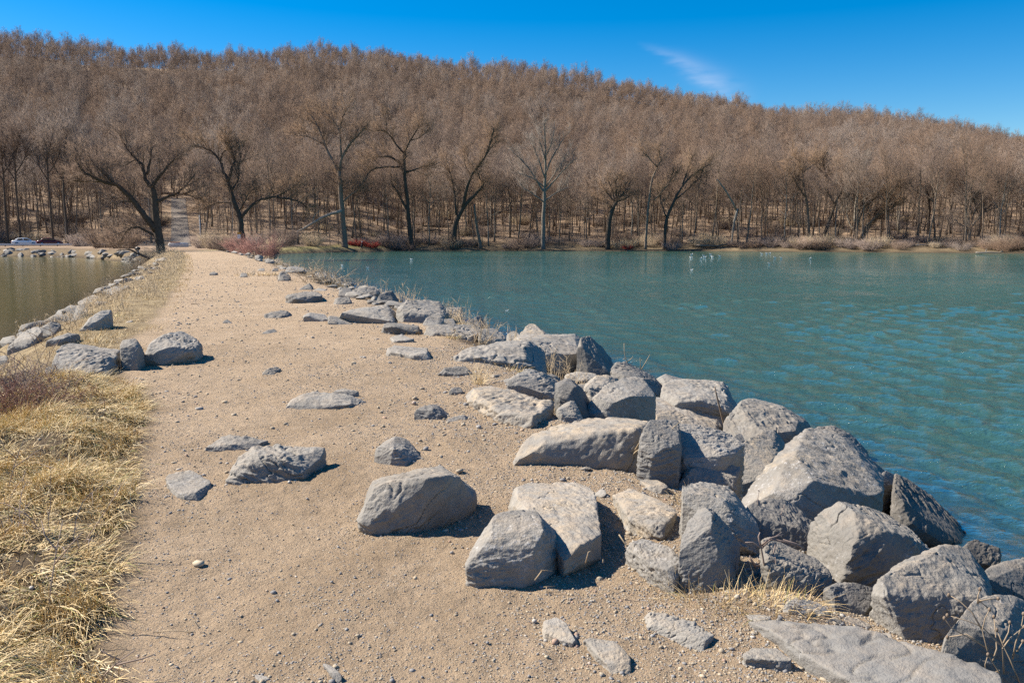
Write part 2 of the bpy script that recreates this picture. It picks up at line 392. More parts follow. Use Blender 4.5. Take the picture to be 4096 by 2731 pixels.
me = mesh('ground', np.stack([gx, gy, gz], 1), quads(gi)[:, ::-1].copy(), [], True,
          dict(path=('FLOAT', a_path), litter=('FLOAT', a_lit), gravel=('FLOAT', a_grav), thatch=('FLOAT', thatch), wet=('FLOAT', a_wet), lawn=('FLOAT', lawn)))
b = NB('ground_soil'); w = b.pos()
n1 = b.noise(.9, 5, .6, w); nn2 = b.noise(9, 6, .7, w); nn3 = b.noise(55, 5, .75, w); nn4 = b.noise(190, 3, .7, w)
dirt = b.mix(b.mapr(n1, .3, .7), (.395, .287, .186), (.48, .36, .245))
dirt = b.mix(b.mapr(nn2, .35, .7, 0, .65), dirt, (.31, .228, .15))
dirt = b.mix(b.mapr(b.noise(.55, 6, .7, w, 1.2), .48, .66, 0, .6), dirt, (.28, .20, .125)); dirt = b.mix(b.mapr(b.noise(2.6, 5, .75, w, .8), .56, .70, 0, .5), dirt, (.47, .37, .27))
# embedded grit: small pale and grey specks
grit = b.voro(95, 'F1', w, 'Color'); gs = b.new('ShaderNodeSeparateColor'); b.l.new(grit, gs.inputs[0])
gmask = b.math('MULTIPLY', b.mapr(b.voro(95, 'F1', w), .34, .24), b.mapr(b.math('ADD', gs.outputs[0], b.math('MULTIPLY', b.attr('gravel'), .35)), .68, .74))
gcol = b.mix(b.mapr(gs.outputs[1], .45, .55), (.22, .215, .215), (.56, .49, .38))
grit2 = b.voro(38, 'F1', w, 'Color'); gs2 = b.new('ShaderNodeSeparateColor'); b.l.new(grit2, gs2.inputs[0])
gmask2 = b.math('MULTIPLY', b.mapr(b.voro(38, 'F1', w), .30, .22), b.mapr(gs2.outputs[0], .80, .84))
gcol2 = b.mix(b.mapr(gs2.outputs[1], .45, .55), (.25, .245, .25), (.53, .46, .37))
dirt = b.mix(b.math('MULTIPLY', gmask, .75), dirt, gcol); dirt = b.mix(b.math('MULTIPLY', gmask2, .8), dirt, gcol2)
dark = b.mix(b.mapr(nn2, .3, .7), (.085, .062, .04), (.165, .12, .076))
dark = b.mix(b.attr('thatch'), dark, b.mix(b.mapr(b.noise(2.2, 5, .7, w), .35, .65), (.20, .145, .085), (.37, .285, .165)))
soil = b.mix(b.attr('path'), dark, dirt)
lit = b.mix(b.mapr(b.noise(.35, 5, .65, w), .35, .65), (.25, .17, .11), (.36, .265, .185))
lit = b.mix(b.mapr(b.noise(3.0, 4, .7, w), .5, .75, 0, .6), lit, (.15, .10, .065))
lit = b.mix(b.attr('lawn'), lit, b.mix(b.mapr(b.noise(1.2, 4, .6, w), .4, .6), (.27, .22, .085), (.38, .30, .15)))
col = b.mix(b.attr('litter'), soil, lit)
col = b.mix(b.attr('lawn'), col, b.mix(b.mapr(b.noise(1.2, 4, .6, w), .4, .6), (.25, .215, .075), (.38, .30, .15)))
under = b.mapr(b.pz(), WATER-.10, WATER-.02, 1, 0)
col = b.mix(b.attr('wet'), col, b.mix(under, b.mix(b.mapr(nn2, .4, .6), (.055, .042, .028), (.12, .088, .055)), b.mix(b.mapr(nn2, .4, .6), (.14, .098, .042), (.25, .175, .07))))
h = b.math('ADD', b.math('ADD', b.math('MULTIPLY', nn2, .6), b.math('MULTIPLY', nn3, .5)), b.math('ADD', b.math('MULTIPLY', gmask, .35), b.math('ADD', b.math('MULTIPLY', gmask2, .6), b.math('MULTIPLY', nn4, .12))))
me.materials.append(b.fin(col, .95, b.bump(h, 1.0, .05), .15))
tag(obj('ground', me), kind='structure')

# ---------------------------------------------------------------- water
def water(name, az, rr, side, amp, mat):
    X, Y, I = polar_grid(np.radians(az), rr); T = terrain(X, Y, False); q = lateral(X, Y); r = np.hypot(X, Y)
    keep = (T < WATER+.25) & (q*side > 1.0)
    rs2 = np.random.RandomState(4); Z = np.zeros(len(X)); cell = r*(rr[1]/rr[0]-1)
    for k in range(22):
        lam = .22*1.092**k; th = R(215)+rs2.normal()*.5; A = amp*lam**1.1*.011
        fade = smooth((lam/(3.0*cell) - .6)/.8)
        Z += fade*A*np.sin(2*math.pi/lam*(X*math.cos(th)+Y*math.sin(th)) + rs2.uniform(0, 6.3) + 1.2*n2(X, Y, lam*5, 1, k))
    Zw = WATER + Z*(.65+.6*n2(X, Y, 6, 2, 44.0))*smooth((WATER-T)/.5+.2)
    dep = np.clip(WATER - T, 0, 3)
    F = quads(I, keep); used = np.zeros(len(X), bool); used[F] = True; remap = np.cumsum(used)-1
    me = mesh(name, np.stack([X, Y, Zw], 1)[used], remap[F][:, ::-1].copy(), mat, True, dict(shal=('FLOAT', np.exp(-dep[used]/.6))))
    return tag(obj(name, me), kind='structure')
def mat_water(name, deep1, deep2, bst, bsc, rough, seed):
    b = NB(name); w = b.pos()
    mpn = b.new('ShaderNodeMapping'); mpn.inputs['Rotation'].default_value = (0, 0, R(-25)); mpn.inputs['Scale'].default_value = (1, 1.9, 1); b.l.new(w, mpn.inputs['Vector']); v = mpn.outputs[0]
    a = b.noise(bsc, 5, .62, v, .4); c = b.noise(bsc*4.3, 4, .6, v, .3); e = b.noise(bsc*.22, 3, .5, v)
    h = b.math('ADD', b.math('ADD', b.math('MULTIPLY', a, 1.0), b.math('MULTIPLY', c, .25)), b.math('MULTIPLY', e, .55))
    nrm = b.bump(h, bst, .25)
    col = b.mix(b.mapr(b.noise(.045, 3, .5, w), .35, .65), deep1, deep2)
    b.fin(col, rough, nrm, .5); b.p.inputs['IOR'].default_value = 1.33
    tr = b.new('ShaderNodeBsdfTransparent'); tr.inputs[0].default_value = (.80, .72, .50, 1)
    gl = b.new('ShaderNodeBsdfGlossy'); gl.inputs['Roughness'].default_value = rough; b.l.new(nrm, gl.inputs['Normal'])
    fr = b.new('ShaderNodeFresnel'); fr.inputs['IOR'].default_value = 1.33; b.l.new(nrm, fr.inputs['Normal'])
    m1 = b.new('ShaderNodeMixShader'); b.l.new(fr.outputs[0], m1.inputs[0]); b.l.new(tr.outputs[0], m1.inputs[1]); b.l.new(gl.outputs[0], m1.inputs[2])
    m2 = b.new('ShaderNodeMixShader'); b.l.new(b.attr('shal'), m2.inputs[0]); b.l.new(b.p.outputs[0], m2.inputs[1]); b.l.new(m1.outputs[0], m2.inputs[2])
    b.l.new(m2.outputs[0], b.out.inputs[0]); return b.m
M_lake = mat_water('lake_water', (.036, .092, .066), (.049, .114, .086), .6, 3.8, .05, 1)
M_pond = mat_water('pond_water', (.108, .100, .036), (.125, .114, .044), .05, 1.2, .10, 2)
water('lake', np.concatenate([np.arange(-24, 42, .11), np.arange(42, 172, 2)]), np.geomspace(2.5, 345, 760), 1, 1.0, M_lake)
water('pond', np.concatenate([np.arange(-172, -46, 2), np.arange(-46, -12, .3)]), np.geomspace(3, 260, 150), -1, 0.02, M_pond)

# ---------------------------------------------------------------- the road up the hill
def strip(name, P, wd, mat, lift=.03):
    P = np.array(P, float); T = np.gradient(P, axis=0); T = unit(T); Nn = np.stack([T[:, 1], -T[:, 0]], 1)
    n = len(P); k = 7; V = []
    for j in range(k):
        o = (j/(k-1)-.5)*wd; q_ = P+Nn*o; V.append(np.stack([q_[:, 0], q_[:, 1], terrain(q_[:, 0], q_[:, 1])+lift], 1))
    V = np.stack(V, 1).reshape(-1, 3); idx = np.arange(n*k).reshape(n, k)
    return tag(obj(name, mesh(name, V, quads(idx), mat, True)), kind='structure')
b = NB('worn_asphalt'); col = b.mix(b.mapr(b.noise(1.1, 5, .6, b.pos()), .3, .7), (.15, .128, .11), (.21, .18, .155)); M_road = b.fin(col, .9, None, .2)
strip('road', [(math.sin(ROADT)*r_, math.cos(ROADT)*r_) for r_ in np.linspace(165, 252, 60)], 3.8, M_road, .10)
strip('lower_road', [(184*math.sin(R(t_)), 184*math.cos(R(t_))) for t_ in np.linspace(-48, -23.6, 70)], 6.0, M_road, .06)
# ---------------------------------------------------------------- rocks
def ptin(x, y, poly):
    c = np.zeros(np.shape(x), bool); n = len(poly)
    for i in range(n):
        x0, y0 = poly[i]; x1, y1 = poly[i-1]
        if y0 == y1: continue
        c ^= ((y0 > y) != (y1 > y)) & (x < (x1-x0)*(y-y0)/(y1-y0)+x0)
    return c
def proj(p):
    d = np.asarray(p, float) - np.array([0, 0, EYE])
    f = d[1]*math.cos(PITCH) - d[2]*math.sin(PITCH); u = d[1]*math.sin(PITCH)+d[2]*math.cos(PITCH)
    return 2048+FPX*d[0]/f, 1365.5-FPX*u/f
def rock_points(crop, txt, hgt=None, under=0.0, deep=.22):
    raw = [tuple(float(v) for v in t.split(',')) for t in txt.split()]
    px = [cpx(crop, r[0], r[1]) for r in raw]; bk = [(r[2]/100 if len(r) > 2 else 0.0) for r in raw]
    xs = [p[0] for p in px]; ys = [p[1] for p in px]
    P = []
    if hgt is None:
        ib = min(range(len(px)), key=lambda i: bk[i]*350 - ys[i])
        hit = ray_hit(px[ib][0], px[ib][1], ZMIN[0]); Y0 = hit[1]; Wd = (max(xs)-min(xs))/FPX*Y0*1.02
        Wd = max(Wd, (max(ys)-min(ys))/FPX*Y0*.9)
        it = min(range(len(px)), key=lambda i: ys[i]); fl = at_z(px[it][0], px[it][1], min(hit[2], -.0)+.0)
        rng_ = fl[1]-Y0 if fl[1] > Y0 else 3*Wd
        ks = max(1.0, min((.50 if crop in ('B', 'Cc', 'E') else .38)*rng_, 1.3*Wd)/(max(bk)*Wd+1e-6)); mb_ = max(bk)+1e-6; bk = [k*(.75+(ks-.75)*(k/mb_)**1.6) for k in bk]
        for (x, y), k in zip(px, bk): P.append(at_depth(x, y, Y0+k*Wd))
    else:
        hit = ray_hit(sum(xs)/len(xs), sum(ys)/len(ys)); Y0 = hit[1]; Wd = (max(xs)-min(xs))/FPX*Y0
        for x, y in px:
            P.append(at_z(x, y, hit[2]+hgt*(1+.12*rs.normal())))
    P = np.array(P); out = [tuple(p) for p in P]
    gzs = terrain(P[:, 0], P[:, 1], False)
    for p, g, k in zip(P, gzs, bk):
        low = min(g, p[2]) - .06 - .06*Wd
        if under and k < .35 and p[2]-g > .12*Wd:
            out.append((p[0]*1.02, p[1]+under*Wd, low)); out.append((p[0], p[1]+.5*under*Wd, p[2]-.10*Wd))
        else: out.append((p[0], p[1]+(.02 if hgt is None else 0)*Wd, low))
        if hgt is None and k > .3:
            q_ = (p[0], p[1]+deep*Wd, g+.45*(p[2]-g))
            pp = proj(q_)
            if pp[1] > min(ys)+.25*(max(ys)-min(ys)) and min(xs) < pp[0] < max(xs): out.append(q_)
    return out, Wd, Y0
def hull_mesh(pts):
    bm = bmesh.new()
    for p in pts: bm.verts.new(p)
    r = bmesh.ops.convex_hull(bm, input=bm.verts)
    dead = list({g_ for g_ in r['geom_interior'] + r['geom_unused'] if isinstance(g_, bmesh.types.BMVert)})
    bmesh.ops.delete(bm, geom=dead, context='VERTS'); bmesh.ops.recalc_face_normals(bm, faces=bm.faces)
    return bm
PENDING = []; ZMIN = [WATER+.10]
def rock(crop, txt, label, mat='g', hgt=None, under=0.0, name='boulder', cat='rock', group=None, extra=None, rough=1.0, deep=.22):
    sets = [rock_points(crop, txt, hgt, under, deep)]
    for e in (extra or []): sets.append(rock_points(crop, e, hgt, under, deep))
    Wd, Y0 = max(s[1] for s in sets), sets[0][2]
    V, F = [], []
    for pts, _, _ in sets:
        bm = hull_mesh(pts); off = len(V); bm.verts.index_update()
        V += [tuple(v.co) for v in bm.verts]; F += [[v.index+off for v in f.verts] for f in bm.faces]; bm.free()
    V = np.array(V); c = np.array([V[:, 0].mean(), V[:, 1].mean(), V[:, 2].min()])
    V = c+(V-c)*(1.07 if crop in ('B', 'Cc', 'E') and hgt is None else 1.02)
    o = obj(name, mesh(name, V-c, F, MR[mat]), None, c)
    m = o.modifiers.new('r', 'REMESH'); m.mode = 'VOXEL'
    m.voxel_size = max(Wd/105, min(Y0/825*.8, Wd/22))
    tag(o, label, cat, group); PENDING.append((o, Wd, rough, m.voxel_size)); return o
def weather(V, N, Wd, rough, seed, vox):
    rg = np.random.RandomState(int(seed*100)); V = V.copy(); c0 = V.mean(0)
    for k in range(9):                                   # split faces: flat breaks with sharp edges
        nrm_ = unit(rg.normal(size=3)+np.array([-.1, -.25, .3])); dd = (V-c0) @ nrm_; h_ = dd.max()*rg.uniform(.80, .96); over = dd-h_; m = over > 0
        V[m] -= nrm_*(over[m]*.9)[:, None]
    P = V/Wd + seed*7.7
    bed = unit(np.array([math.sin(seed*3.1)*.5, math.cos(seed*1.7)*.5, .8]))
    Pb = P + 1.6*(P @ bed)[:, None]*bed
    big = fbm(P*1.5, 2); rid = lambda p, o: 1-2*np.abs(fbm(p, o, .55))
    m1 = rid(Pb*2.1+5, 3); m2 = rid(Pb*5.5+9, 3); fine = fbm(P*15+9, 2, .6)
    s = (P @ bed)*6.0 + .8*fbm(P*1.8+3, 2); led = s-np.floor(s); led = np.where(led < .86, led/.86, (1-led)/.14)
    msk = np.clip(.5+1.2*fbm(P*1.1+20, 2), 0, 1)
    vert = np.clip(1-np.abs(N @ bed), .1, 1)
    crk = np.clip(1-np.abs(fbm(Pb*1.9+40, 3))/.045, 0, 1)*np.clip(2.2*fbm(P*1.3+60, 2), 0, 1)
    d = -.030*crk + .022*big + .018*m1*msk + .0105*m2*(.35+msk) + .0042*fine + .018*(led-.5)*vert*(.3+msk)
    return V + N*(d*Wd*rough)[:, None]
def finish_rocks():
    bpy.context.view_layer.update(); dg = bpy.context.evaluated_depsgraph_get()
    for k, (o, Wd, rough, vox) in enumerate(PENDING):
        me = bpy.data.meshes.new_from_object(o.evaluated_get(dg)); n = len(me.vertices)
        V = np.empty(n*3, np.float32); N = np.empty(n*3, np.float32)
        me.vertices.foreach_get('co', V); me.vertices.foreach_get('normal', N); V = V.reshape(-1, 3).astype(float); N = N.reshape(-1, 3).astype(float)
        V2 = weather(V, N, Wd, rough, k*.37+1, vox)
        me.vertices.foreach_set('co', V2.astype(np.float32).ravel()); me.polygons.foreach_set('use_smooth', np.ones(len(me.polygons), bool)); me.update()
        old = o.data; o.modifiers.clear(); me.name = old.name; o.data = me; bpy.data.meshes.remove(old)
    PENDING.clear()

# --- foreground, on the path
rock('D', '1080,940,0 960,880,6 875,790,12 890,650,20 890,550,28 960,475,38 1090,398,50 1220,375,58 1345,393,60 1405,500,52 1515,585,58 1525,720,50 1465,860,38 1345,945,16 1245,915,2 1370,470,42 1385,540,30 1330,640,20 1300,770,11',
     'big smooth-faced grey boulder leaning on the pale slab at the front of the path', 'w', deep=.1)
rock('D', '1155,240 1210,203 1450,198 1680,195 1735,260 1728,372 1785,545 1680,605 1535,650 1460,560 1200,360',
     'broad flat-topped grey slab with tan streaks behind the big front boulder', 't', hgt=.13, rough=.6, name='flat_rock')
rock('D', '200,552,7 330,543,7 510,518,9 600,455,15 740,400,28 900,312,45 915,270,54 850,200,54 740,105,50 690,84,54 600,95,50 520,108,52 430,150,50 370,163,46 200,184,42 165,225,30 108,330,4 112,430,3 150,390,0 320,288,4 430,205,9 600,178,13 660,205,17 720,152,27 800,165,36',
     'long pinkish grey boulder with a dark shaded front and a grass tuft at its foot', 'g', deep=.06)
rock('D', '1870,275 1990,232 2130,290 2290,365 2305,400 2235,430 2205,500 2170,512 2100,460 1985,440 1965,410 2055,375 1945,330', 'flat grey slab strewn with pebbles, right of the broad tan-streaked slab', 't', hgt=.05, name='flat_rock')
rock('D', '1965,612 2130,558 2250,622 2335,722 2330,800 2300,832 2110,742', 'low wedge of pale grey rock between the tan-streaked slab and the pointed dark rock', 'w', hgt=.10, name='flat_rock')
rock('D', '1370,1155 1480,1115 1590,1185 1622,1250 1590,1275 1520,1260 1400,1205', 'small tan crumbling stone half buried in gravel, below the big front boulder', 't', hgt=.045, name='stone')
rock('D', '1655,1260 1880,1278 1935,1330 1985,1400 1978,1500 1950,1528 1870,1490 1830,1390 1740,1330', 'long thin knobbly stone half buried in gravel near the bottom edge', 't', hgt=.045, name='stone')
rock('D', '2080,1082 2290,1110 2420,1160 2560,1240 2480,1290 2300,1230 2120,1160', 'thin pale sheet of stone level with the gravel, left of the largest foreground slab', 'g', hgt=.03, name='flat_rock')
rock('Z', '855,1062,2 857,1045,12 868,1025,22 880,1010,34 905,994,44 935,1008,44 955,1035,40 970,1055,26 932,1069,2 880,1073,0 905,1032,10 930,1040,14', 'small whitish pyramid-shaped rock standing alone on the path', 'w', name='stone', deep=.12)
rock('G', '1160,505,6 1172,450,20 1240,418,32 1290,375,45 1400,365,52 1490,375,52 1560,388,50 1645,380,54 1632,425,44 1545,500,14 1450,552,2 1330,560,0 1215,562,0 1168,525,2 1205,470,5 1350,425,20 1440,430,18 1478,490,8', 'jagged brown-grey rock with a ridge and long shadow, left of the pinkish boulder', 'g', deep=.06, rough=1.1)
rock('G', '1025,368,2 1090,330,26 1150,311,38 1265,316,42 1365,336,42 1250,366,6 1140,391,0 1070,386,0 1160,345,12', 'low two-peaked grey rock behind the jagged ridge rock', 'g', deep=.06, rough=1.05, name='stone')
rock('G', '838,520 900,500 1000,486 1062,520 1072,560 1010,610 930,627 880,590', 'flat pale stone level with the dirt beside the grass verge', 'w', hgt=.035, name='flat_rock')
rock('G', '1640,1468 1690,1480 1735,1520 1742,1550 1720,1556 1690,1510', 'small slate chip at the bottom edge of the path', 'd', hgt=.03, name='stone')
rock('G', '1285,1530 1340,1520 1375,1545 1330,1562', 'pale flat chip of stone at the bottom edge, beside the slate chip', 'w', hgt=.015, name='stone')
# --- on the path, farther
rock('A', '375,1240,4 410,1203,18 470,1160,36 560,1144,46 640,1165,48 700,1190,44 760,1180,44 870,1175,46 930,1205,46 960,1226,42 860,1238,10 700,1257,4 580,1282,0 460,1272,0 600,1195,20 590,1262,3 700,1215,20', 'low humped grey rock with a dark tail, in the middle of the path', 'g', deep=.06, rough=1.0)
rock('A', '745,1148 780,1130 860,1135 935,1145 860,1153', 'thin sliver of stone behind the humped rock with a tail', 'd', hgt=.05, name='stone')
rock('A', '1300,1285,4 1400,1228,40 1465,1243,42 1555,1312,42 1480,1352,3 1420,1302,0 1465,1290,8', 'small sharp grey rock with a dark notch, right of the path centre', 'd', name='stone', deep=.05, rough=1.1)
rock('A', '1500,1345,4 1570,1320,26 1650,1303,40 1695,1335,42 1640,1375,2 1540,1368,0', 'flat grey stone just right of the sharp notched rock', 'g', name='stone', deep=.05)
rock('A', '240,1020,2 300,985,32 350,973,42 385,990,42 330,1035,0 270,1033,0', 'little grey stone poking out of the dirt at the path centre', 'g', name='stone', deep=.05, rough=1.05)
rock('A', '250,745,0 290,722,26 340,714,40 372,745,30 310,748,0', 'tiny dark stone on the path left of the grey block', 'd', name='stone', deep=.05, rough=1.05)
rock('A', '258,638,0 280,612,22 380,588,42 430,590,44 475,625,42 400,637,4 330,640,0', 'jagged row of dark stone crossing the far middle of the path', 'd', name='stone', deep=.05, rough=1.1)
rock('A', '1100,872 1180,826 1410,850 1422,890 1300,900', 'oblong light grey slab lying flush in the path', 'w', hgt=.08, name='flat_rock')
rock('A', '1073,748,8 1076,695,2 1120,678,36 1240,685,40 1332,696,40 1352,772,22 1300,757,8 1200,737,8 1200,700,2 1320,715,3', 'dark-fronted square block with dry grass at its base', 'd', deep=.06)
rock('A', '1130,770 1210,755 1300,785 1230,800 1160,795', 'pale flat stone at the foot of the dark-fronted square block', 'w', hgt=.04, name='flat_rock')
rock('A', '425,490 560,462 660,470 670,490 560,500 470,497', 'long low flat stone with a dark underside near the right verge', 'd', hgt=.14, name='flat_rock')
rock('A', '528,612,4 600,598,24 700,615,34 710,660,10 690,672,0 620,655,0', 'pale broken slab with a shadowed crack beside the right verge', 'w', name='flat_rock', deep=.05)
rock('A', '712,622,20 770,630,26 885,690,14 790,690,0 712,660,0', 'smooth pale slab adjoining the broken slab at the right verge', 'w', name='flat_rock', deep=.05)
rock('A', '1465,1012,4 1520,985,28 1650,978,40 1702,1025,26 1600,1032,0 1500,1027,0', 'dark striped low stone beside a dry grass clump', 'd', name='stone', deep=.06, rough=1.05)
rock('A', '1535,1150,2 1570,1110,36 1620,1115,44 1640,1150,30 1570,1168,0', 'knobbly small rock at the upper tip of the long mottled slab', 'g', name='stone', deep=.06, rough=1.05)
rock('I', '945,885,0 970,830,30 1040,835,36 1060,870,20 1000,890,0', 'single pale stone by the yellow grass on the far path', 'w', name='stone', deep=.05)
rock('I', '525,840,0 580,815,30 650,830,26 600,862,0', 'small pale stone alone in the far part of the path', 'w', name='stone', deep=.05)
rock('I', '715,1500,0 770,1470,26 830,1510,28 850,1535,10 760,1530,0', 'small wedge of pale stone left of the jagged dark row', 'w', name='stone', deep=.05)
rock('H', '1430,390 1480,370 1515,372 1500,395 1450,400', 'cream flat pebble on the left side of the path', 't', hgt=.03, name='stone')
# --- left bank
rock('H', '1490,945,0 1400,932,5 1368,640,22 1385,580,34 1420,569,36 1530,574,36 1562,600,36 1652,750,58 1660,830,58 1652,900,48 1572,926,5 1555,665,10 1562,790,8 1566,900,2', 'upright pillar of grey stone with one dark side, on the left of the path', 'g', name='standing_stone', deep=.1, rough=.6)
rock('H', '1660,892,0 1658,770,6 1690,680,20 1780,620,30 1860,520,48 1960,490,58 2060,494,60 2225,567,60 2285,660,50 2150,740,16 2000,708,14 1870,748,4 1862,862,0', 'pale round-backed rock with a hollow under it, right of the standing pillar', 'w', deep=.08, under=.3)
rock('H', '592,820,18 620,750,25 700,680,38 830,653,46 890,690,46 1020,770,44 1180,768,46 1300,720,50 1365,708,50 1262,860,18 1180,962,4 1000,972,0 900,905,2 640,1010,0 594,985,4', 'wide low ledge of grey rock left of the standing pillar', 'w', deep=.05, rough=1.05)
rock('H', '878,515,0 880,460,10 960,400,20 1150,270,48 1272,233,56 1250,300,48 1100,402,24 1000,482,8', 'long smooth pale slab sloping along the left edge of the path', 'w', name='flat_rock', deep=.05, rough=.7)
rock('H', '75,772,0 78,700,10 190,590,28 300,480,44 440,438,50 482,500,42 380,622,18 200,722,4', 'large slanted grey rock at the edge of the brown pond', 'g')
rock('H', '430,560,2 470,440,26 560,380,38 650,368,46 695,440,40 610,545,4 550,570,0', 'rounded grey rock behind the slanted rock by the pond', 'w')
rock('H', '535,610,6 640,570,22 780,518,38 905,532,42 760,582,10 640,662,0', 'dark flat rock with a black hollow, left of the sloping pale slab', 'd', under=.3)
rock('H', '710,380,0 730,310,26 800,255,40 870,262,42 870,370,10 790,385,0', 'weathered grey rock low on the pond side of the bank', 'd')
rock('H', '800,400,0 850,300,30 880,205,44 960,195,46 995,270,34 930,395,4', 'mottled blocky grey rock above the pond beside the long pale slab', 'g')
rock('H', '875,205,0 900,160,30 1010,115,44 1110,80,48 1190,95,44 1100,150,14 980,195,2', 'long grey ridge of rock low above the far pond edge', 'g')
rock('H', '1195,70,0 1220,20,26 1330,-15,40 1410,10,40 1360,75,6 1270,95,0', 'pale rock half hidden by dry stalks, farthest of the left bank rocks', 'w')
rock('H', '-160,960,0 -150,840,20 -40,790,40 70,760,46 90,830,30 60,960,4', 'grey rock behind the bramble stems at the left picture edge', 'g')
rock('H', '505,985,0 520,920,30 560,900,40 600,930,36 595,985,4', 'small rounded stone in the shadow left of the wide low ledge', 'g', name='stone')
# --- right bank, near
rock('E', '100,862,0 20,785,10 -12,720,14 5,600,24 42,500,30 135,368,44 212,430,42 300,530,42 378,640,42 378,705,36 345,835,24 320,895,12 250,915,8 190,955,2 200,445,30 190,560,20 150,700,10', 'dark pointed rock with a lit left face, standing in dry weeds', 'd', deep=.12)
rock('E', '20,300,30 10,235,40 130,224,50 310,253,55 342,300,50 432,352,46 512,470,38 500,560,30 505,625,20 470,705,8 390,705,4 300,520,8 290,365,20', 'low grey rock tucked between the dark pointed rock and the largest boulder', 'g', deep=.05)
rock('Cc', '790,520,54 860,448,60 920,424,64 1010,428,66 1060,460,66 1130,530,62 1270,640,62 1312,720,58 1352,762,52 1345,868,32 1290,885,26 1130,912,16 1050,922,10 930,936,6 880,1018,2 640,1040,0 510,1060,2 448,955,12 470,880,20 560,760,30 600,680,38 700,600,48 780,640,36 900,800,16',
     'largest boulder on the right bank, grey dusted with white, overhanging a black gap', 'w', under=.3, rough=.7, deep=.1)
rock('Cc', '1335,720,40 1400,688,48 1450,710,50 1482,770,46 1470,860,40 1400,955,30 1335,985,16 1292,905,6 1350,800,12', 'dark lump of rock on the waterside flank of the largest boulder', 'd', rough=1.05)
rock('E', '1045,368,40 1130,374,46 1210,414,52 1370,450,58 1500,550,58 1565,570,56 1645,650,50 1672,700,42 1672,775,34 1530,845,16 1450,870,8 1365,900,10 1335,945,8 1240,905,9 1090,822,8 980,792,8 928,752,8 920,720,6 838,650,18 850,590,25 915,500,34 1020,440,40 970,672,6 1120,690,9 1240,652,13 1380,570,22 1500,595,30',
     'big grey boulder with a rough dark lower front, below the largest boulder', 'g', under=.18)
ZMIN[0] = WATER-.06
rock('Cc', '1480,720,44 1560,760,50 1680,830,52 1770,920,52 1800,1000,46 1900,1050,42 1960,1100,42 2055,1195,42 1950,1203,18 1760,1238,8 1690,1175,2 1640,1172,2 1555,1092,2 1500,1000,6 1470,860,20', 'tall dark boulder at the waterline with a wet brown foot', 'k', rough=1.05); ZMIN[0] = WATER+.10
rock('E', '1690,700,50 1760,678,56 1880,674,60 1950,700,60 2025,770,60 2062,850,60 2092,940,50 2065,1012,30 1990,1122,22 1880,1222,12 1800,1292,4 1640,1275,0 1500,1275,0 1410,1182,0 1400,1130,2 1310,1000,10 1330,930,20 1400,880,30 1470,810,40 1550,780,46',
     'massive smooth grey boulder between the rough-fronted boulder and the bottom slab', 'g', rough=.7, deep=.1)
rock('E', '2080,830,28 2150,790,40 2348,733,50 2450,740,50 2500,900,40 2480,1042,16 2270,1042,4 2140,975,0 2100,892,10', 'dark grey rock at the right picture edge beside the shallow water', 'd')
rock('E', '1780,1342,0 1850,1262,10 1950,1130,28 2040,1022,44 2120,988,50 2250,1010,56 2348,1060,60 2480,1150,60 2600,1700,20 2100,1650,0 1900,1460,0 2050,1222,15', 'smooth slanting boulder in the bottom right corner behind dry seed heads', 'g', rough=.6)
rock('E', '1000,890,40 1080,905,44 1170,894,46 1330,940,50 1322,1000,40 1262,1092,10 1200,1122,2 1130,1107,0 1060,1082,0 990,1002,10 984,940,20', 'low striped grey rock under the rough-fronted boulder', 'd', under=.2)
rock('E', '560,620,38 610,588,48 700,598,50 820,650,50 880,722,42 962,792,36 1002,842,30 992,892,10 880,905,4 860,1002,0 700,965,0 600,802,10 550,702,20', 'half-shaded grey rock under the black gap of the largest boulder', 'g')
rock('E', '460,1105 640,1128 980,1190 1130,1200 1290,1188 1500,1270 1790,1370 2000,1430 2350,1600 2300,1760 1500,1760 1300,1570 850,1380 820,1262 600,1240', 'largest foreground slab, grey and mottled, running off the bottom right', 'd', hgt=.08, name='flat_rock', rough=.42)
rock('E', '690,1080,0 700,1020,20 850,1005,36 980,1040,40 1000,1110,10 850,1120,0', 'small pale rock between the bottom slab and the low striped rock', 'w', name='stone')
rock('E', '975,1180,0 980,1140,20 1050,1125,36 1095,1150,30 1070,1190,0', 'little dark cube of stone on the upper edge of the bottom slab', 'd', name='stone')
rock('E', '1105,1160,0 1120,1120,26 1180,1122,36 1290,1170,30 1280,1195,0', 'thin pale stone beside the black triangular gap', 't', name='stone')
rock('E', '368,1258,0 372,1225,16 450,1200,40 500,1230,36 480,1262,0', 'small dark triangular stone at the left end of the bottom slab', 'd', name='stone')
rock('E', '390,1385 480,1335 640,1325 745,1400 740,1432 600,1390 480,1390', 'flat grey stone in the gravel beside the bottom slab', 'g', hgt=.05, name='stone')
rock('E', '1315,1250 1350,1222 1430,1228 1442,1268 1380,1265', 'chunk of rotten orange-brown wood on the bottom slab', 't', hgt=.05, name='wood_chunk', cat='wood')
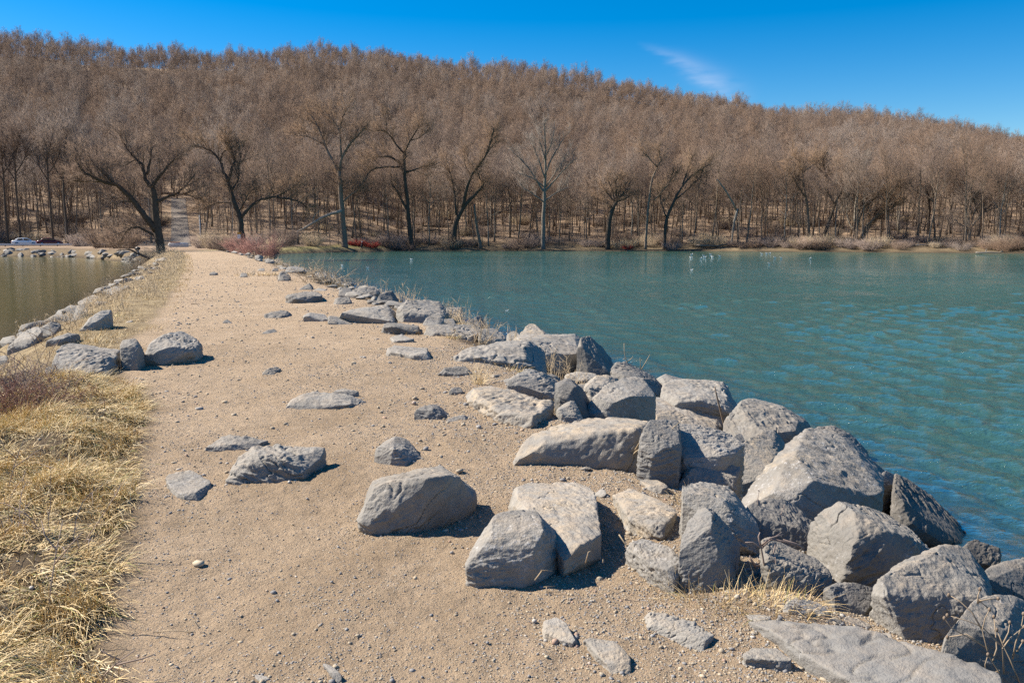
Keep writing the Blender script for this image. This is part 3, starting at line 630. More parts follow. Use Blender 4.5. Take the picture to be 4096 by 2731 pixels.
# --- right bank, middle
rock('Cc', '300,340,24 350,298,30 410,225,40 430,194,50 560,188,56 620,200,56 720,250,56 790,290,56 842,350,56 882,430,50 800,462,28 715,492,12 650,452,8 470,432,4 400,502,0 280,432,8 790,325,40 770,400,28 700,460,14', 'large lit boulder with a sharp dark right end, on the waterline above the tan-rimmed rock', 'g', rough=.9)
rock('Cc', '340,590,28 370,550,34 470,460,44 550,404,50 620,420,50 690,500,50 672,560,42 650,602,36 590,652,28 600,702,18 480,862,4 420,842,0 340,792,0 335,682,10', 'tall smooth boulder leaning left of the largest boulder, with an orange stain', 't', rough=.7)
rock('B', '1560,720,44 1650,688,54 1760,740,55 1920,790,52 2012,850,46 1955,920,30 1942,962,28 1905,1102,18 1880,1142,12 1800,1122,4 1760,1052,2 1660,1032,0 1570,1062,0 1560,950,8 1585,850,26 1860,930,12 1812,1050,4', 'broad speckled boulder with a dark block on its right, beside the tall smooth boulder', 'w', rough=.8)
rock('Cc', '900,420,40 960,385,50 1040,374,56 1150,420,56 1202,480,52 1262,540,46 1282,612,40 1240,622,18 1140,542,5 1060,462,4 950,452,8', 'dark-sided boulder behind the top of the largest boulder, against the water', 'd')
rock('Cc', '1280,640,10 1300,602,40 1400,682,50 1412,722,30 1340,740,0', 'small brown-grey rock at the waterline right of the largest boulder', 'd', name='stone')
rock('Cc', '690,500,38 790,455,48 855,450,50 800,522,26 700,598,4 655,565,8', 'small ridged stone wedged behind the largest boulder', 'g', name='stone')
rock('Cc', '320,450,10 390,414,40 462,430,46 462,482,30 400,514,2 350,484,0', 'smooth pale stone wedged beneath the large sharp-ended boulder', 'w', name='stone')
rock('B', '1460,510,18 1480,450,28 1540,410,40 1620,394,46 1750,374,52 1810,384,52 1882,430,52 1892,470,50 1902,500,46 1968,592,40 1930,662,12 1880,602,8 1740,542,4 1600,552,0 1470,542,4 1730,512,12 1870,490,30', 'domed grey boulder with a leaning dead branch in front, at the waterline', 'g')
rock('B', '1120,592,18 1160,550,28 1250,523,40 1400,518,46 1560,560,50 1700,550,56 1842,590,56 1872,660,46 1892,722,36 1872,772,18 1800,732,8 1700,702,4 1570,692,2 1440,662,0 1300,682,0 1130,652,4', 'cream and grey rock with a tan weathered rim in the middle of the right bank', 't', rough=1.05)
rock('B', '440,882,0 480,907,0 600,892,1 900,862,4 1060,895,4 1240,960,2 1290,1010,2 1360,860,14 1385,700,36 1370,662,42 1100,664,40 900,690,35 700,720,28 560,800,12 880,820,8 1050,792,10 1250,748,12', 'long pale pinkish slab tapering to a point on the path side', 't', rough=.8, deep=.05)
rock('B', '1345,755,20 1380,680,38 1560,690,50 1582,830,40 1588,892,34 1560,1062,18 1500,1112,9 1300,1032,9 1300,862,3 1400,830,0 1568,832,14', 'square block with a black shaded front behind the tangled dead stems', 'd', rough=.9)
rock('B', '975,562,18 1000,530,25 1080,450,38 1190,400,48 1290,398,54 1382,415,54 1402,480,50 1392,522,40 1250,527,20 1160,555,10 1120,602,5 1110,662,0 1000,677,0 940,682,4 975,602,14 1000,545,14 1130,562,6', 'pale boulder with a white crest, up-slope of the cream and tan rock', 'w', rough=.8)
rock('B', '725,400,28 770,390,38 820,387,44 902,450,45 962,530,45 977,582,40 962,642,18 930,667,4 880,622,0 860,562,0 790,512,4 750,452,10 870,440,20', 'narrow upright rock with a cream top and black side', 'd')
rock('B', '740,570,26 800,530,38 860,528,44 872,560,40 862,622,18 918,682,8 830,682,0 760,622,4', 'small grey rock at the foot of the narrow cream-topped rock', 'g', name='stone')
rock('B', '410,396,8 490,340,28 560,304,40 620,320,45 722,390,46 772,470,42 767,522,22 720,532,8 640,472,2 520,412,0 480,402,0 660,400,22 760,492,18', 'smooth arched grey rock above the long mottled slab', 'g', rough=.8)
rock('B', '100,422 230,414 370,450 420,490 600,520 712,550 620,602 540,642 470,642 340,612 310,562 130,472', 'long mottled slab lying along the right edge of the path', 't', hgt=.10, name='flat_rock')
rock('B', '40,252,4 140,190,28 330,144,48 540,134,58 620,190,60 652,270,50 682,357,34 600,342,14 510,312,4 440,272,2 220,242,0 95,272,0 500,180,36 520,222,25 510,292,5', 'white-topped slab rising to a black right end, above the arched rock', 'w', deep=.06)
rock('B', '430,120,28 500,90,48 700,87,54 850,87,60 908,130,60 908,200,54 862,332,24 780,332,8 700,312,0 660,232,0 620,182,4 560,142,8 650,187,4 850,212,20', 'big square-topped boulder behind the white-topped slab', 'g', rough=.7, under=.15)
rock('B', '905,110,38 960,100,48 1030,150,55 1062,210,55 1122,270,50 1132,312,40 1080,362,8 1010,322,4 890,282,4 880,202,18 910,190,14 1080,330,8', 'rounded boulder right of the square-topped boulder, against the water', 'g', rough=.8)
rock('B', '480,82,26 540,15,48 580,-2,54 640,30,50 672,72,40 650,87,8 520,92,0', 'round pale rock on the waterline behind the square-topped boulder', 't')
rock('B', '385,112,10 400,65,36 440,49,48 480,65,46 490,92,26 420,132,0', 'small rounded stone left of the round pale waterline rock', 'g', name='stone')
rock('B', '205,50,38 270,25,48 340,50,48 382,90,38 370,132,8 250,127,0 205,102,4', 'grey rock with dry stalks left of the small rounded waterline stone', 'g')
rock('B', '790,355,26 880,330,46 990,324,48 1017,360,38 920,392,8 800,388,0', 'flat rock in the hollow below the rounded waterside boulder', 'w', name='stone')
rock('B', '900,440,18 960,380,38 1090,354,48 1152,390,48 1080,452,18 1010,522,4 960,532,0', 'brown-grey rock behind the white-crested pale boulder', 't')
rock('B', '1115,322,28 1160,280,38 1210,274,44 1290,320,48 1390,370,48 1452,420,48 1472,472,38 1410,492,8 1380,422,4 1200,397,0 1120,372,4', 'rough pitted dark rock on the waterline below the thin twigs', 'd', rough=1.1)
rock('B', '1410,362,38 1480,349,46 1612,390,48 1560,422,8 1470,442,0', 'low dark rock touching the water left of the domed boulder', 'd', name='stone')
rock('B', '1300,1062 1430,1070 1502,1110 1480,1142 1370,1120', 'thin pale flake lying before the square black-fronted block', 't', hgt=.04, name='stone')
# --- right bank, far
rock('A', '1350,700,20 1420,680,28 1560,688,36 1742,694,44 1758,740,34 1700,782,6 1500,762,0 1380,735,0', 'flat pale ledge running to the water above the oblong slab', 'w', deep=.05, name='flat_rock')
rock('A', '1745,790,4 1755,715,34 1860,718,46 1935,770,40 1900,815,4 1800,820,0', 'grey rock with a dark crown at the water end of the pale ledge', 'g')
rock('A', '1660,668,16 1722,624,38 1762,630,44 1806,700,38 1760,712,4 1680,702,0', 'dark triangular rock on the far waterline', 'd')
rock('A', '1515,600,20 1530,565,40 1625,562,48 1630,635,30 1560,645,0', 'squarish pale rock beside the dark triangular waterline rock', 'w')
rock('A', '1150,585,8 1200,524,36 1330,548,40 1400,524,52 1465,530,54 1538,600,48 1500,642,18 1380,665,4 1250,660,0', 'large double-humped grey rock on the far right bank', 'g', rough=1.05)
rock('A', '1355,690,0 1390,640,24 1480,600,40 1505,650,28 1470,700,0', 'grey rock in front of the double-humped rock', 'w')
rock('A', '1475,690,0 1500,650,26 1570,642,40 1592,690,14', 'dark knob of rock right of the rock before the double hump', 'd', name='stone')
rock('A', '760,605,8 1000,582,34 1110,554,46 1162,610,42 1152,672,8 1000,678,0 990,620,10', 'long grey rock with a black end, left of the double-humped rock', 'g', rough=1.0)
rock('A', '1030,505,2 1080,465,38 1150,451,48 1197,522,45 1150,572,8 1090,552,0', 'leaning rock with a black right face high on the far bank', 'd')
rock('A', '890,480,2 920,440,26 1030,421,46 1070,460,40 1000,492,0', 'broad pale rock behind the leaning black-faced rock', 'w')
rock('A', '775,485,2 800,440,34 860,428,44 890,460,38 870,495,0', 'dark-pitted round rock among dry stalks on the far bank', 'd')
rock('A', '735,540,2 760,505,24 850,495,40 872,530,24 800,545,0', 'pale flat rock half buried left of the dark-pitted rock', 'w')
rock('A', '355,385,0 365,335,28 390,314,40 420,320,42 452,362,32 420,388,2', 'triangular pale stone beside yellow grass on the far path edge', 'w', name='stone')
rock('A', '412,330,0 425,292,30 480,280,42 545,295,40 548,318,10', 'flat table-like rock with a dark underside near the far water', 'd', under=.3)
rock('A', '612,362,2 630,330,36 700,324,48 706,362,24 650,372,0', 'squat pale rock at the far water edge among grey stalks', 'w')
rock('A', '500,445,0 580,400,30 605,425,40 600,442,6', 'upright dark chip on the far right verge', 'd', name='stone')
rock('A', '600,450,0 640,432,26 705,445,36 690,456,0', 'low grey stone right of the upright dark chip', 'g', name='stone')
rock('A', '320,312,0 335,296,26 365,296,36 365,318,0', 'far stone with a dark right side near the red shrub', 'd', name='stone')
rock('A', '215,312,0 240,298,26 270,296,36 272,315,0', 'small far stone in yellow grass on the right verge', 'g', name='stone')
rock('A', '335,262,2 345,232,36 370,230,46 385,258,20 360,268,0', 'pale block at the far end of the right rocks beside the red shrub', 'w', name='stone')
rock('A', '280,262,0 290,238,30 330,232,44 340,252,20', 'grey rock below the red shrub', 'g', name='stone')
rock('Z', '1700,1235,0 1690,1190,12 1740,1150,34 1815,1148,40 1872,1195,36 1860,1250,6 1770,1262,0', 'dark rock wedged in the gap beneath the largest boulder', 'd', rough=1.0)
rock('Z', '1560,1110,0 1575,1075,20 1640,1062,36 1700,1075,34 1690,1115,6 1620,1128,0', 'low grey stone at the foot of the broad speckled boulder', 'g')
rock('Z', '1950,1330,0 1965,1290,16 2010,1268,34 2060,1290,34 2050,1345,6', 'grey stone squeezed between the rough-fronted boulder and the massive smooth boulder', 'w')
rock('Z', '1480,985,0 1490,955,18 1545,940,36 1590,960,32 1580,1000,4', 'small tan stone at the left foot of the cream and grey rock', 't', name='stone')
rock('Z', '2180,1300,0 2190,1262,18 2240,1240,36 2300,1262,34 2290,1310,4', 'dark wet-footed stone behind the massive smooth boulder', 'k')
rock('Z', '1370,905,0 1385,870,20 1430,858,38 1465,880,32 1450,915,4', 'small grey stone between the arched rock and the white-crested pale boulder', 'g', name='stone')
finish_rocks()

# --- rubble that fills the bank between the boulders, and stones lying under the shallow water
def filler_mesh(seed):
    r_ = np.random.RandomState(seed); bm = hull_mesh([tuple(p) for p in unit(r_.normal(size=(16, 3)))*r_.uniform(.75, 1.1, (16, 1))*np.array([1, .8, .55])])
    bmesh.ops.triangulate(bm, faces=bm.faces); bmesh.ops.subdivide_edges(bm, edges=bm.edges, cuts=5, use_grid_fill=True); bm.normal_update()
    V = np.array([v.co for v in bm.verts]); N = np.array([v.normal for v in bm.verts]); bm.verts.index_update(); F = [[v.index for v in f.verts] for f in bm.faces]; bm.free()
    return weather(V, N, 2.0, .55, seed*1.3, .03), F
FIL = [filler_mesh(s_) for s_ in range(8)]
FILM = [[mesh('bank_rock', V_, F_, MR[m_], True) for m_ in 'gdwtk'] for V_, F_ in FIL]
bpy.context.view_layer.update()
def blocked(p, ext):
    """true when something already traced from the photograph stands behind this spot"""
    dg = bpy.context.evaluated_depsgraph_get(); e = Vector((0, 0, EYE))
    for o_ in [(0, .35), (0, 1), (-.75, .75), (.75, .75)]:
        q_ = Vector((p[0]+o_[0]*ext*.9, p[1], p[2]+o_[1]*ext*.6)); d_ = (q_-e)
        hit, loc, nn_, ix, ob, mx = S.ray_cast(dg, e, d_.normalized())
        if hit and ob.name.split('.')[0] not in ('ground', 'lake', 'pond') and (loc-e).length > d_.length*.97: return True
    return False
rf = np.random.RandomState(21); spots = []; nfill = [0, 0, 0]
for k in range(1200):
    Y_ = 2.6*math.exp(rf.uniform(0, 1)**1.3*3.2); xc = np.interp(Y_, CL[:, 1], CL[:, 0]); q_ = rf.uniform(2.75, 6.9); x_ = xc+q_/.955
    if Y_ < 3.4 and q_ < 3.4: continue
    zt = t1(x_, Y_); s_ = rf.uniform(.16, .42)*(1.15 if q_ > 4 else .75)
    if zt < WATER - .55: continue
    if any((x_-a)**2+(Y_-b_)**2 < (.52*(s_+c_))**2 for a, b_, c_ in spots): continue
    if blocked((x_, Y_, zt), s_):
        s_ *= .55
        if blocked((x_, Y_, zt), s_*.8): continue
    spots.append((x_, Y_, s_))
    wet_ = zt < WATER + .05; nfill[0] += not wet_
    if nfill[0] > 150 and not wet_: continue
    o = obj('submerged_rock' if wet_ else 'bank_rock', FILM[rf.randint(8)][4 if wet_ else rf.choice(4, p=[.4, .3, .2, .1])], None, (x_, Y_, zt + s_*(.05 if wet_ else .12)))
    o.scale = (s_, s_*rf.uniform(.8, 1.1), s_*rf.uniform(.8, 1.05)); o.rotation_euler = (rf.normal()*.25, rf.normal()*.25, rf.uniform(0, 6.3))
    if wet_: tag(o, 'brown stone lying under the shallow water beside the right bank', 'rock', 'submerged stones along the right bank')
    else: tag(o, 'low grey rubble stone wedged low between the big bank boulders', 'rock', 'rubble stones between the bank boulders')
for k in range(900):          # small stones along the far edges of the causeway
    side = 1 if k % 3 else -1
    Y_ = (16 if side > 0 else 12)*math.exp(rf.uniform(0, 1.75)); xc = np.interp(Y_, CL[:, 1], CL[:, 0]); q_ = side*((rf.uniform(2.25, 4.0) if k % 2 else rf.uniform(3.6, 6.3)) if side > 0 else rf.uniform(4.0, 6.6)); x_ = xc+q_/.955
    zt = t1(x_, Y_); s_ = (rf.uniform(.20, .52) if side > 0 else rf.uniform(.22, .55))*min(1, .6+Y_/80)
    if zt < WATER-.1 or any((x_-a)**2+(Y_-b_)**2 < ((.6 if side < 0 else .45)*(s_+c_))**2 for a, b_, c_ in spots): continue
    if blocked((x_, Y_, zt), s_):
        if side < 0 or Y_ < 19: continue
        s_ *= .6
    spots.append((x_, Y_, s_))
    if nfill[1 if side > 0 else 2] >= (210 if side > 0 else 95): continue
    nfill[1 if side > 0 else 2] += 1
    o = obj('shore_rock' if side > 0 else 'bank_rock', FILM[rf.randint(8)][rf.choice(4, p=[.4, .15, .35, .1])], None, (x_, Y_, zt + s_*.22)); o.scale = (s_*1.15, s_, s_*.85); o.rotation_euler = (0, 0, rf.uniform(0, 6.3))
    if side > 0: tag(o, 'small grey stone among dry weeds on the far lake side bank', 'rock', 'small stones of the far lake side bank')
    else: tag(o, 'small grey stone low on the pond side of the causeway', 'rock', 'small stones of the pond side bank')
for k in range(125):           # stone embankment below the lower road, across the pond
    x_ = rf.uniform(-95, -58); y_ = math.sqrt(max(1, 0)) ; th_ = None
    th_ = math.degrees(math.atan2(x_, 130)); r_ = np.interp(th_, SH_T, SH_R) + rf.uniform(-.3, 4.5); th_ = R(th_)
    x_, y_ = r_*math.sin(th_), r_*math.cos(th_); s_ = rf.uniform(.35, .95)
    o = obj('embankment_rock', FILM[rf.randint(8)][rf.choice(4, p=[.3, .2, .4, .1])], None, (x_, y_, t1(x_, y_)-.12*s_)); o.scale = (s_*1.1, s_, s_*1.15); o.rotation_euler = (0, 0, rf.uniform(0, 6.3))
    tag(o, 'pale boulder of the stone embankment across the pond, below the guardrail', 'rock', 'embankment boulders across the pond')

RUB = np.random.RandomState(5)
for k in range(150):          # small rubble between the near boulders and around the bottom slab
    Y_ = RUB.uniform(2.9, 9.5); xc = np.interp(Y_, CL[:, 1], CL[:, 0]); q_ = RUB.uniform(1.6, 4.6); x_ = xc+q_/.955; s_ = RUB.uniform(.03, .085)
    zt = t1(x_, Y_)
    if blocked((x_, Y_, zt), s_*.6): continue
    o = obj('rubble_stone', FILM[RUB.randint(8)][RUB.choice(4, p=[.3, .3, .2, .2])], None, (x_, Y_, zt+s_*.1)); o.scale = (s_*1.2, s_, s_*.8); o.rotation_euler = (0, 0, RUB.uniform(0, 6.3))
    tag(o, 'fist-sized loose stone lying in the gravel among the near right boulders', 'stone', 'loose stones among the near boulders')
# ---------------------------------------------------------------- bare trees
def grow(limbs, rg, n2_, L2, n3, L3, r3, up=.55, start=.25, flare=.6, droop=0.0, r2=None, sub=True, n4=5, L4=None):
    """limbs: list of (points, radii). returns (branch tubes Geo for the crown, twig arrays)"""
    cg = Geo(); A0, A1, RR_ = [], [], []
    cen = np.mean([l[0][-1] for l in limbs], axis=0)
    for P, rad in limbs:
        P = np.asarray(P, float); seg = np.linalg.norm(np.diff(P, axis=0), axis=1); L = seg.sum(); cum = np.concatenate([[0], np.cumsum(seg)])
        m = max(1, int(round(n2_*L)))
        for k in range(m + 1):
            t = start + (1-start)*(k+rg.uniform(0, .8))/m if k < m else 1.0
            t = min(t, 1.0); d = t*L; i = min(len(P)-2, max(0, np.searchsorted(cum, d)-1)); f = (d-cum[i])/(seg[i]+1e-9)
            p = P[i]*(1-f)+P[i+1]*f; tg = unit(P[i+1]-P[i]); ra = rad[i]*(1-f)+rad[i+1]*f
            side = unit(np.cross(tg, rg.normal(size=3)))
            di = unit(tg*rg.uniform(.3, .9) + side*flare*rg.uniform(.5, 1.3) + np.array([0, 0, up*rg.uniform(.5, 1.3)]))
            ln = L2*rg.uniform(.55, 1.15)*(1.15-.45*t)
            pts = [p]
            for s_ in range(3):
                di = unit(di + rg.normal(size=3)*.20 + np.array([0, 0, up*.22-droop*.3])); pts.append(pts[-1]+di*ln/3)
            pts = np.array(pts); rb = min(ra*.6, r2 or ra*.6)
            cg.tube(pts, np.linspace(rb, rb*.35, 4), 3, False)
            # twigs
            q = n3; f_ = rg.uniform(.12, 1.0, q)*3; ii = np.minimum(f_.astype(int), 2); ff = (f_-ii)[:, None]
            b0 = pts[ii]*(1-ff)+pts[ii+1]*ff; tg_ = unit(pts[ii+1]-pts[ii])
            dr = unit(tg_*.75 + rg.normal(size=(q, 3))*.50 + np.array([0, 0, up*.5-droop])); l3 = L3*rg.uniform(.5, 1.2, (q, 1))
            e0 = b0+dr*l3; A0.append(b0); A1.append(e0); RR_.append(np.full(q, r3))
            if sub:
                n = n4; c0 = np.repeat(b0, n, 0); c1 = np.repeat(e0, n, 0); u = rg.uniform(.2, .95, (q*n, 1)); s0 = c0+(c1-c0)*u
                dd = unit(np.repeat(dr, n, 0)*.8 + rg.normal(size=(q*n, 3))*.5 + np.array([0, 0, up*.25-droop])); s1 = s0+dd*(L4 or L3*.55)*rg.uniform(.5, 1.2, (q*n, 1))
                A0.append(s0); A1.append(s1); RR_.append(np.full(q*n, r3*.72))
    V, F = spikes(np.concatenate(A0), np.concatenate(A1), np.concatenate(RR_))
    return cg, V, F
def crown_mesh(name, cg, V, F, m):
    GV = np.concatenate(cg.v) if cg.v else np.zeros((0, 3)); tri = []
    for f in cg.f:
        for i in range(1, len(f)-1): tri.append((f[0], f[i], f[i+1]))
    tri = np.array(tri, int).reshape(-1, 3)
    return mesh(name, np.concatenate([GV, V]), np.concatenate([tri, F+len(GV)]), m)
def wood_limbs(rg, H, spread, nb, first=.42, lean=.04):
    limbs = []; n = 8; z = np.linspace(0, 1, n); ph = rg.uniform(0, 6.3); wob = rg.normal(size=(n, 2))*.010*H; wob[0] = 0
    tr = np.stack([lean*H*z*math.cos(ph), lean*H*z*math.sin(ph), z*H*.93], 1); tr[:, :2] += np.cumsum(wob, 0)*.6
    r0 = .0098*H*rg.uniform(.8, 1.25); rad = r0*(1-.86*z)+.012; rad[0] *= 1.35; limbs.append((tr, rad))
    for k in range(nb):
        t = first+(.97-first)*(k+rg.uniform(0, .7))/nb; i = min(n-2, int(t*(n-1))); f = t*(n-1)-i; p = tr[i]*(1-f)+tr[i+1]*f; a = k*2.4+rg.normal()*.4
        el = R(rg.uniform(18, 48)) + t*.42; ln = spread*(1.15-.75*abs(t-.55)-.25*t)*rg.uniform(.8, 1.15)
        d = np.array([math.cos(a)*math.cos(el), math.sin(a)*math.cos(el), math.sin(el)]); pts = [p]
        for s_ in range(4): d = unit(d+rg.normal(size=3)*.16+np.array([0, 0, .12])); pts.append(pts[-1]+d*ln/4)
        limbs.append((np.array(pts), np.linspace(rad[i]*.5, .018, 5)))
    return limbs
def trunk_geo(limbs, k=5):
    g_ = Geo()
    for i, (P, r_) in enumerate(limbs): g_.tube(P, r_, k if i == 0 else 4)
    return g_
def dome(rg, H, spread, n, r_, z0=.42):
    u = unit(rg.normal(size=(n, 3))); u[:, 2] = np.where(u[:, 2] < -.35, -u[:, 2], u[:, 2]); rad = np.array([spread*.62, spread*.62, H*(1-z0)*.50]); c_ = np.array([0, 0, H*(z0+(1-z0)*.50)])
    lump = 1+.28*fbm(u*1.7+rg.uniform(0, 50), 2)[:, None]; q_ = rg.uniform(.45, .95, (n, 1))
    p0 = c_+u*rad*lump*q_; dr = unit(u*rad+np.array([0, 0, .45*H*.3])+rg.normal(size=(n, 3))*1.0); p1 = p0+dr*rg.uniform(.5, 1.25, (n, 1))*spread*.17
    return spikes(p0, p1, np.full(n, r_))
def wood_tree(seed, H, spread, nb, first, n2_=1.1, n3=5, n4=3, r3=.018, lean=.05, nd=900, rd=.017):
    rg = np.random.RandomState(seed); limbs = wood_limbs(rg, H, spread, nb, first, lean); tg_ = trunk_geo(limbs)
    br = [limbs[0]] + limbs[1:]
    cg, V, F = grow(br[1:], rg, n2_, spread*.34, n3, spread*.20, r3, up=.42, start=.3, flare=.85, r2=.028, n4=n4)
    cg2, V2, F2 = grow([(limbs[0][0][5:], limbs[0][1][5:])], rg, n2_*.8, spread*.30, n3, spread*.19, r3, up=.42, start=.1, flare=.95, r2=.028, n4=n4)
    cg.v += []; off = cg.n
    for v_, in zip(cg2.v): cg.v.append(v_)
    cg.f += [[i+off for i in f] for f in cg2.f]; cg.n += cg2.n
    V3, F3 = dome(rg, H, spread, nd, rd, first*.95)
    return tg_, cg, np.concatenate([V, V2, V3]), np.concatenate([F, F2+len(V), F3+len(V)+len(V2)])
specs = [(1, 18, 7.4, 13, .40), (2, 20, 6.6, 13, .46), (3, 16, 7.0, 13, .34), (4, 20, 8.0, 14, .42), (5, 18, 5.8, 12, .44), (6, 19, 7.0, 14, .38)]
WOOD = []
far = bpy.data.collections.new('wood_kinds')      # unlinked: only the far wood's instances use these
for i, sp in enumerate(specs):
    tg_, cg, V, F = wood_tree(*sp)
    tw = M_twig
    tm = tg_.mesh('trunk', [M_bark, M_bark, M_bark_grey, M_bark, M_bark, M_bark_grey][i], True); cmesh = crown_mesh('crown', cg, V, F, tw)
    WOOD.append((tm, cmesh))
    # one joined mesh for the far wood
    tg2, cg2, V2, F2 = wood_tree(sp[0]+40, *sp[1:4], sp[4], 1.0, 6, 4, .019, .05, 800, .019)
    TV = np.concatenate(tg2.v); tri = [(f[0], f[k], f[k+1]) for f in tg2.f for k in range(1, len(f)-1)]
    CV = np.concatenate(cg2.v); ctri = [(f[0], f[k], f[k+1]) for f in cg2.f for k in range(1, len(f)-1)]
    AV = np.concatenate([TV, CV, V2]); AF = np.concatenate([np.array(tri), np.array(ctri)+len(TV), F2+len(TV)+len(CV)])
    mi = np.concatenate([np.zeros(len(tri), int), np.ones(len(AF)-len(tri), int)])
    o = bpy.data.objects.new('far_tree', mesh('far_tree', AV, AF, [M_bark, tw], False, None, mi)); far.objects.link(o)
for i, (h_, w_, n_) in enumerate([(6.5, 1.6, 8), (9.0, 2.0, 9)]):      # thin understorey saplings
    tg2, cg2, V2, F2 = wood_tree(60+i, h_, w_, n_, .35, 1.4, 4, 2, .014, .06, 60, .012)
    TV = np.concatenate(tg2.v); tri = [(f[0], f[k], f[k+1]) for f in tg2.f for k in range(1, len(f)-1)]; CV = np.concatenate(cg2.v); ctri = [(f[0], f[k], f[k+1]) for f in cg2.f for k in range(1, len(f)-1)]
    AF = np.concatenate([np.array(tri), np.array(ctri)+len(TV), F2+len(TV)+len(CV)]); mi = np.concatenate([np.zeros(len(tri), int), np.ones(len(AF)-len(tri), int)])
    far.objects.link(bpy.data.objects.new('sapling', mesh('sapling', np.concatenate([TV, CV, V2]), AF, [M_bark, M_twig], False, None, mi)))
rw = np.random.RandomState(77)
def road_clear(x, y):
    t = np.arctan2(x, y); r = np.hypot(x, y); return (np.abs((t-ROADT)*r) < 4.2) & (r < 250)
# nearest trees of the wood, each its own object
cand = []
while len(cand) < 4200:
    th = math.radians(rw.uniform(-40, 40)); r_ = math.sqrt(rw.uniform(165**2, 320**2)); thd = math.degrees(th)
    if r_ < np.interp(thd, SH_T, HS_R)+(1 if thd > -7 else 4): continue
    x_, y_ = r_*math.sin(th), r_*math.cos(th)
    if road_clear(x_, y_): continue
    cand.append((r_ - np.interp(thd, SH_T, HS_R), x_, y_, thd))
cand.sort(key=lambda c_: c_[0]); chosen = []
for c_ in cand:
    if abs(c_[3]) > 34.5: continue
    if all((c_[1]-o_[1])**2+(c_[2]-o_[2])**2 > 4.6**2 for o_ in chosen): chosen.append(c_)
    if len(chosen) >= 262: break
EDGE = max(c_[0] for c_ in chosen)
protos = []
for k, (d_, x_, y_, thd) in enumerate(chosen):
    i = rw.randint(len(WOOD)); e = empty('forest_tree', (x_, y_, t1(x_, y_)-.15)); s_ = rw.uniform(.72, 1.1)
    e.scale = (s_*rw.uniform(.9, 1.1),)*2 + (s_,); e.rotation_euler = (0, 0, rw.uniform(0, 6.3))
    for nm, m_ in zip(('trunk', 'crown'), WOOD[i]): obj(nm, m_, e)
    tag(e, 'slender bare brown tree in the front rows of the hillside wood', 'tree', 'front trees of the hillside wood')
# the rest of the wood: one object, instances on points
pts = []
cell = {}
th = np.radians(rw.uniform(-50, 50, 42000)); r_ = np.sqrt(rw.uniform(170**2, 690**2, 42000))
X, Y = r_*np.sin(th), r_*np.cos(th); dH = r_-np.interp(np.degrees(th), SH_T, HS_R)
ok = (dH > np.where(np.abs(np.degrees(th)) < 34, EDGE+.5, 4)) & ~road_clear(X, Y)
for x_, y_ in zip(X[ok], Y[ok]):
    c_ = (int(x_//4.5), int(y_//4.5)); bad = False
    for a in (-1, 0, 1):
        for b_ in (-1, 0, 1):
            for (u, v) in cell.get((c_[0]+a, c_[1]+b_), ()):
                if (u-x_)**2+(v-y_)**2 < 4.4**2: bad = True
    if bad: continue
    cell.setdefault(c_, []).append((x_, y_)); pts.append((x_, y_))
nbig = len(pts); th = np.radians(rw.uniform(-36, 36, 1500)); ds = rw.uniform(1, 85, 1500); r_ = np.interp(np.degrees(th), SH_T, HS_R)+ds; X, Y = r_*np.sin(th), r_*np.cos(th); ok = ~road_clear(X, Y)
pts = pts + list(zip(X[ok], Y[ok]))
pts = np.array(pts); pz = terrain(pts[:, 0], pts[:, 1])
sc = rw.uniform(.62, 1.18, len(pts)); rr_ = np.hypot(pts[:, 0], pts[:, 1]); sc *= .94-.22*smooth((rr_-330)/200)
me = bpy.data.meshes.new('far_wood'); me.vertices.add(len(pts)); me.vertices.foreach_set('co', np.stack([pts[:, 0], pts[:, 1], pz-.2], 1).astype(np.float32).ravel())
for nm, typ, dat in (('sc', 'FLOAT', sc), ('rot', 'FLOAT', rw.uniform(0, 6.3, len(pts))), ('pick', 'INT', np.where(np.arange(len(pts)) < nbig, rw.randint(0, len(specs), len(pts)), len(specs)+rw.randint(0, 2, len(pts))))):
    at = me.attributes.new(nm, typ, 'POINT'); at.data.foreach_set('value', np.asarray(dat))
fw = obj('far_wood', me); tag(fw, 'leafless brown wood covering the hillside up to the skyline', 'forest', None, 'stuff')
ng = bpy.data.node_groups.new('wood_instances', 'GeometryNodeTree')
ng.interface.new_socket('Geometry', in_out='INPUT', socket_type='NodeSocketGeometry'); ng.interface.new_socket('Geometry', in_out='OUTPUT', socket_type='NodeSocketGeometry')
gi_ = ng.nodes.new('NodeGroupInput'); go_ = ng.nodes.new('NodeGroupOutput'); iop = ng.nodes.new('GeometryNodeInstanceOnPoints'); ci = ng.nodes.new('GeometryNodeCollectionInfo')
ci.inputs['Collection'].default_value = far; ci.inputs['Separate Children'].default_value = True; ci.inputs['Reset Children'].default_value = True
def na(nm, typ): n = ng.nodes.new('GeometryNodeInputNamedAttribute'); n.data_type = typ; n.inputs['Name'].default_value = nm; return n.outputs[0]
cx = ng.nodes.new('ShaderNodeCombineXYZ'); ng.links.new(na('rot', 'FLOAT'), cx.inputs[2])
ng.links.new(gi_.outputs[0], iop.inputs['Points']); ng.links.new(ci.outputs[0], iop.inputs['Instance']); iop.inputs['Pick Instance'].default_value = True
ng.links.new(na('pick', 'INT'), iop.inputs['Instance Index']); ng.links.new(cx.outputs[0], iop.inputs['Rotation']); ng.links.new(na('sc', 'FLOAT'), iop.inputs['Scale'])
ng.links.new(iop.outputs[0], go_.inputs[0])
gm = fw.modifiers.new('instances', 'NODES'); gm.node_group = ng

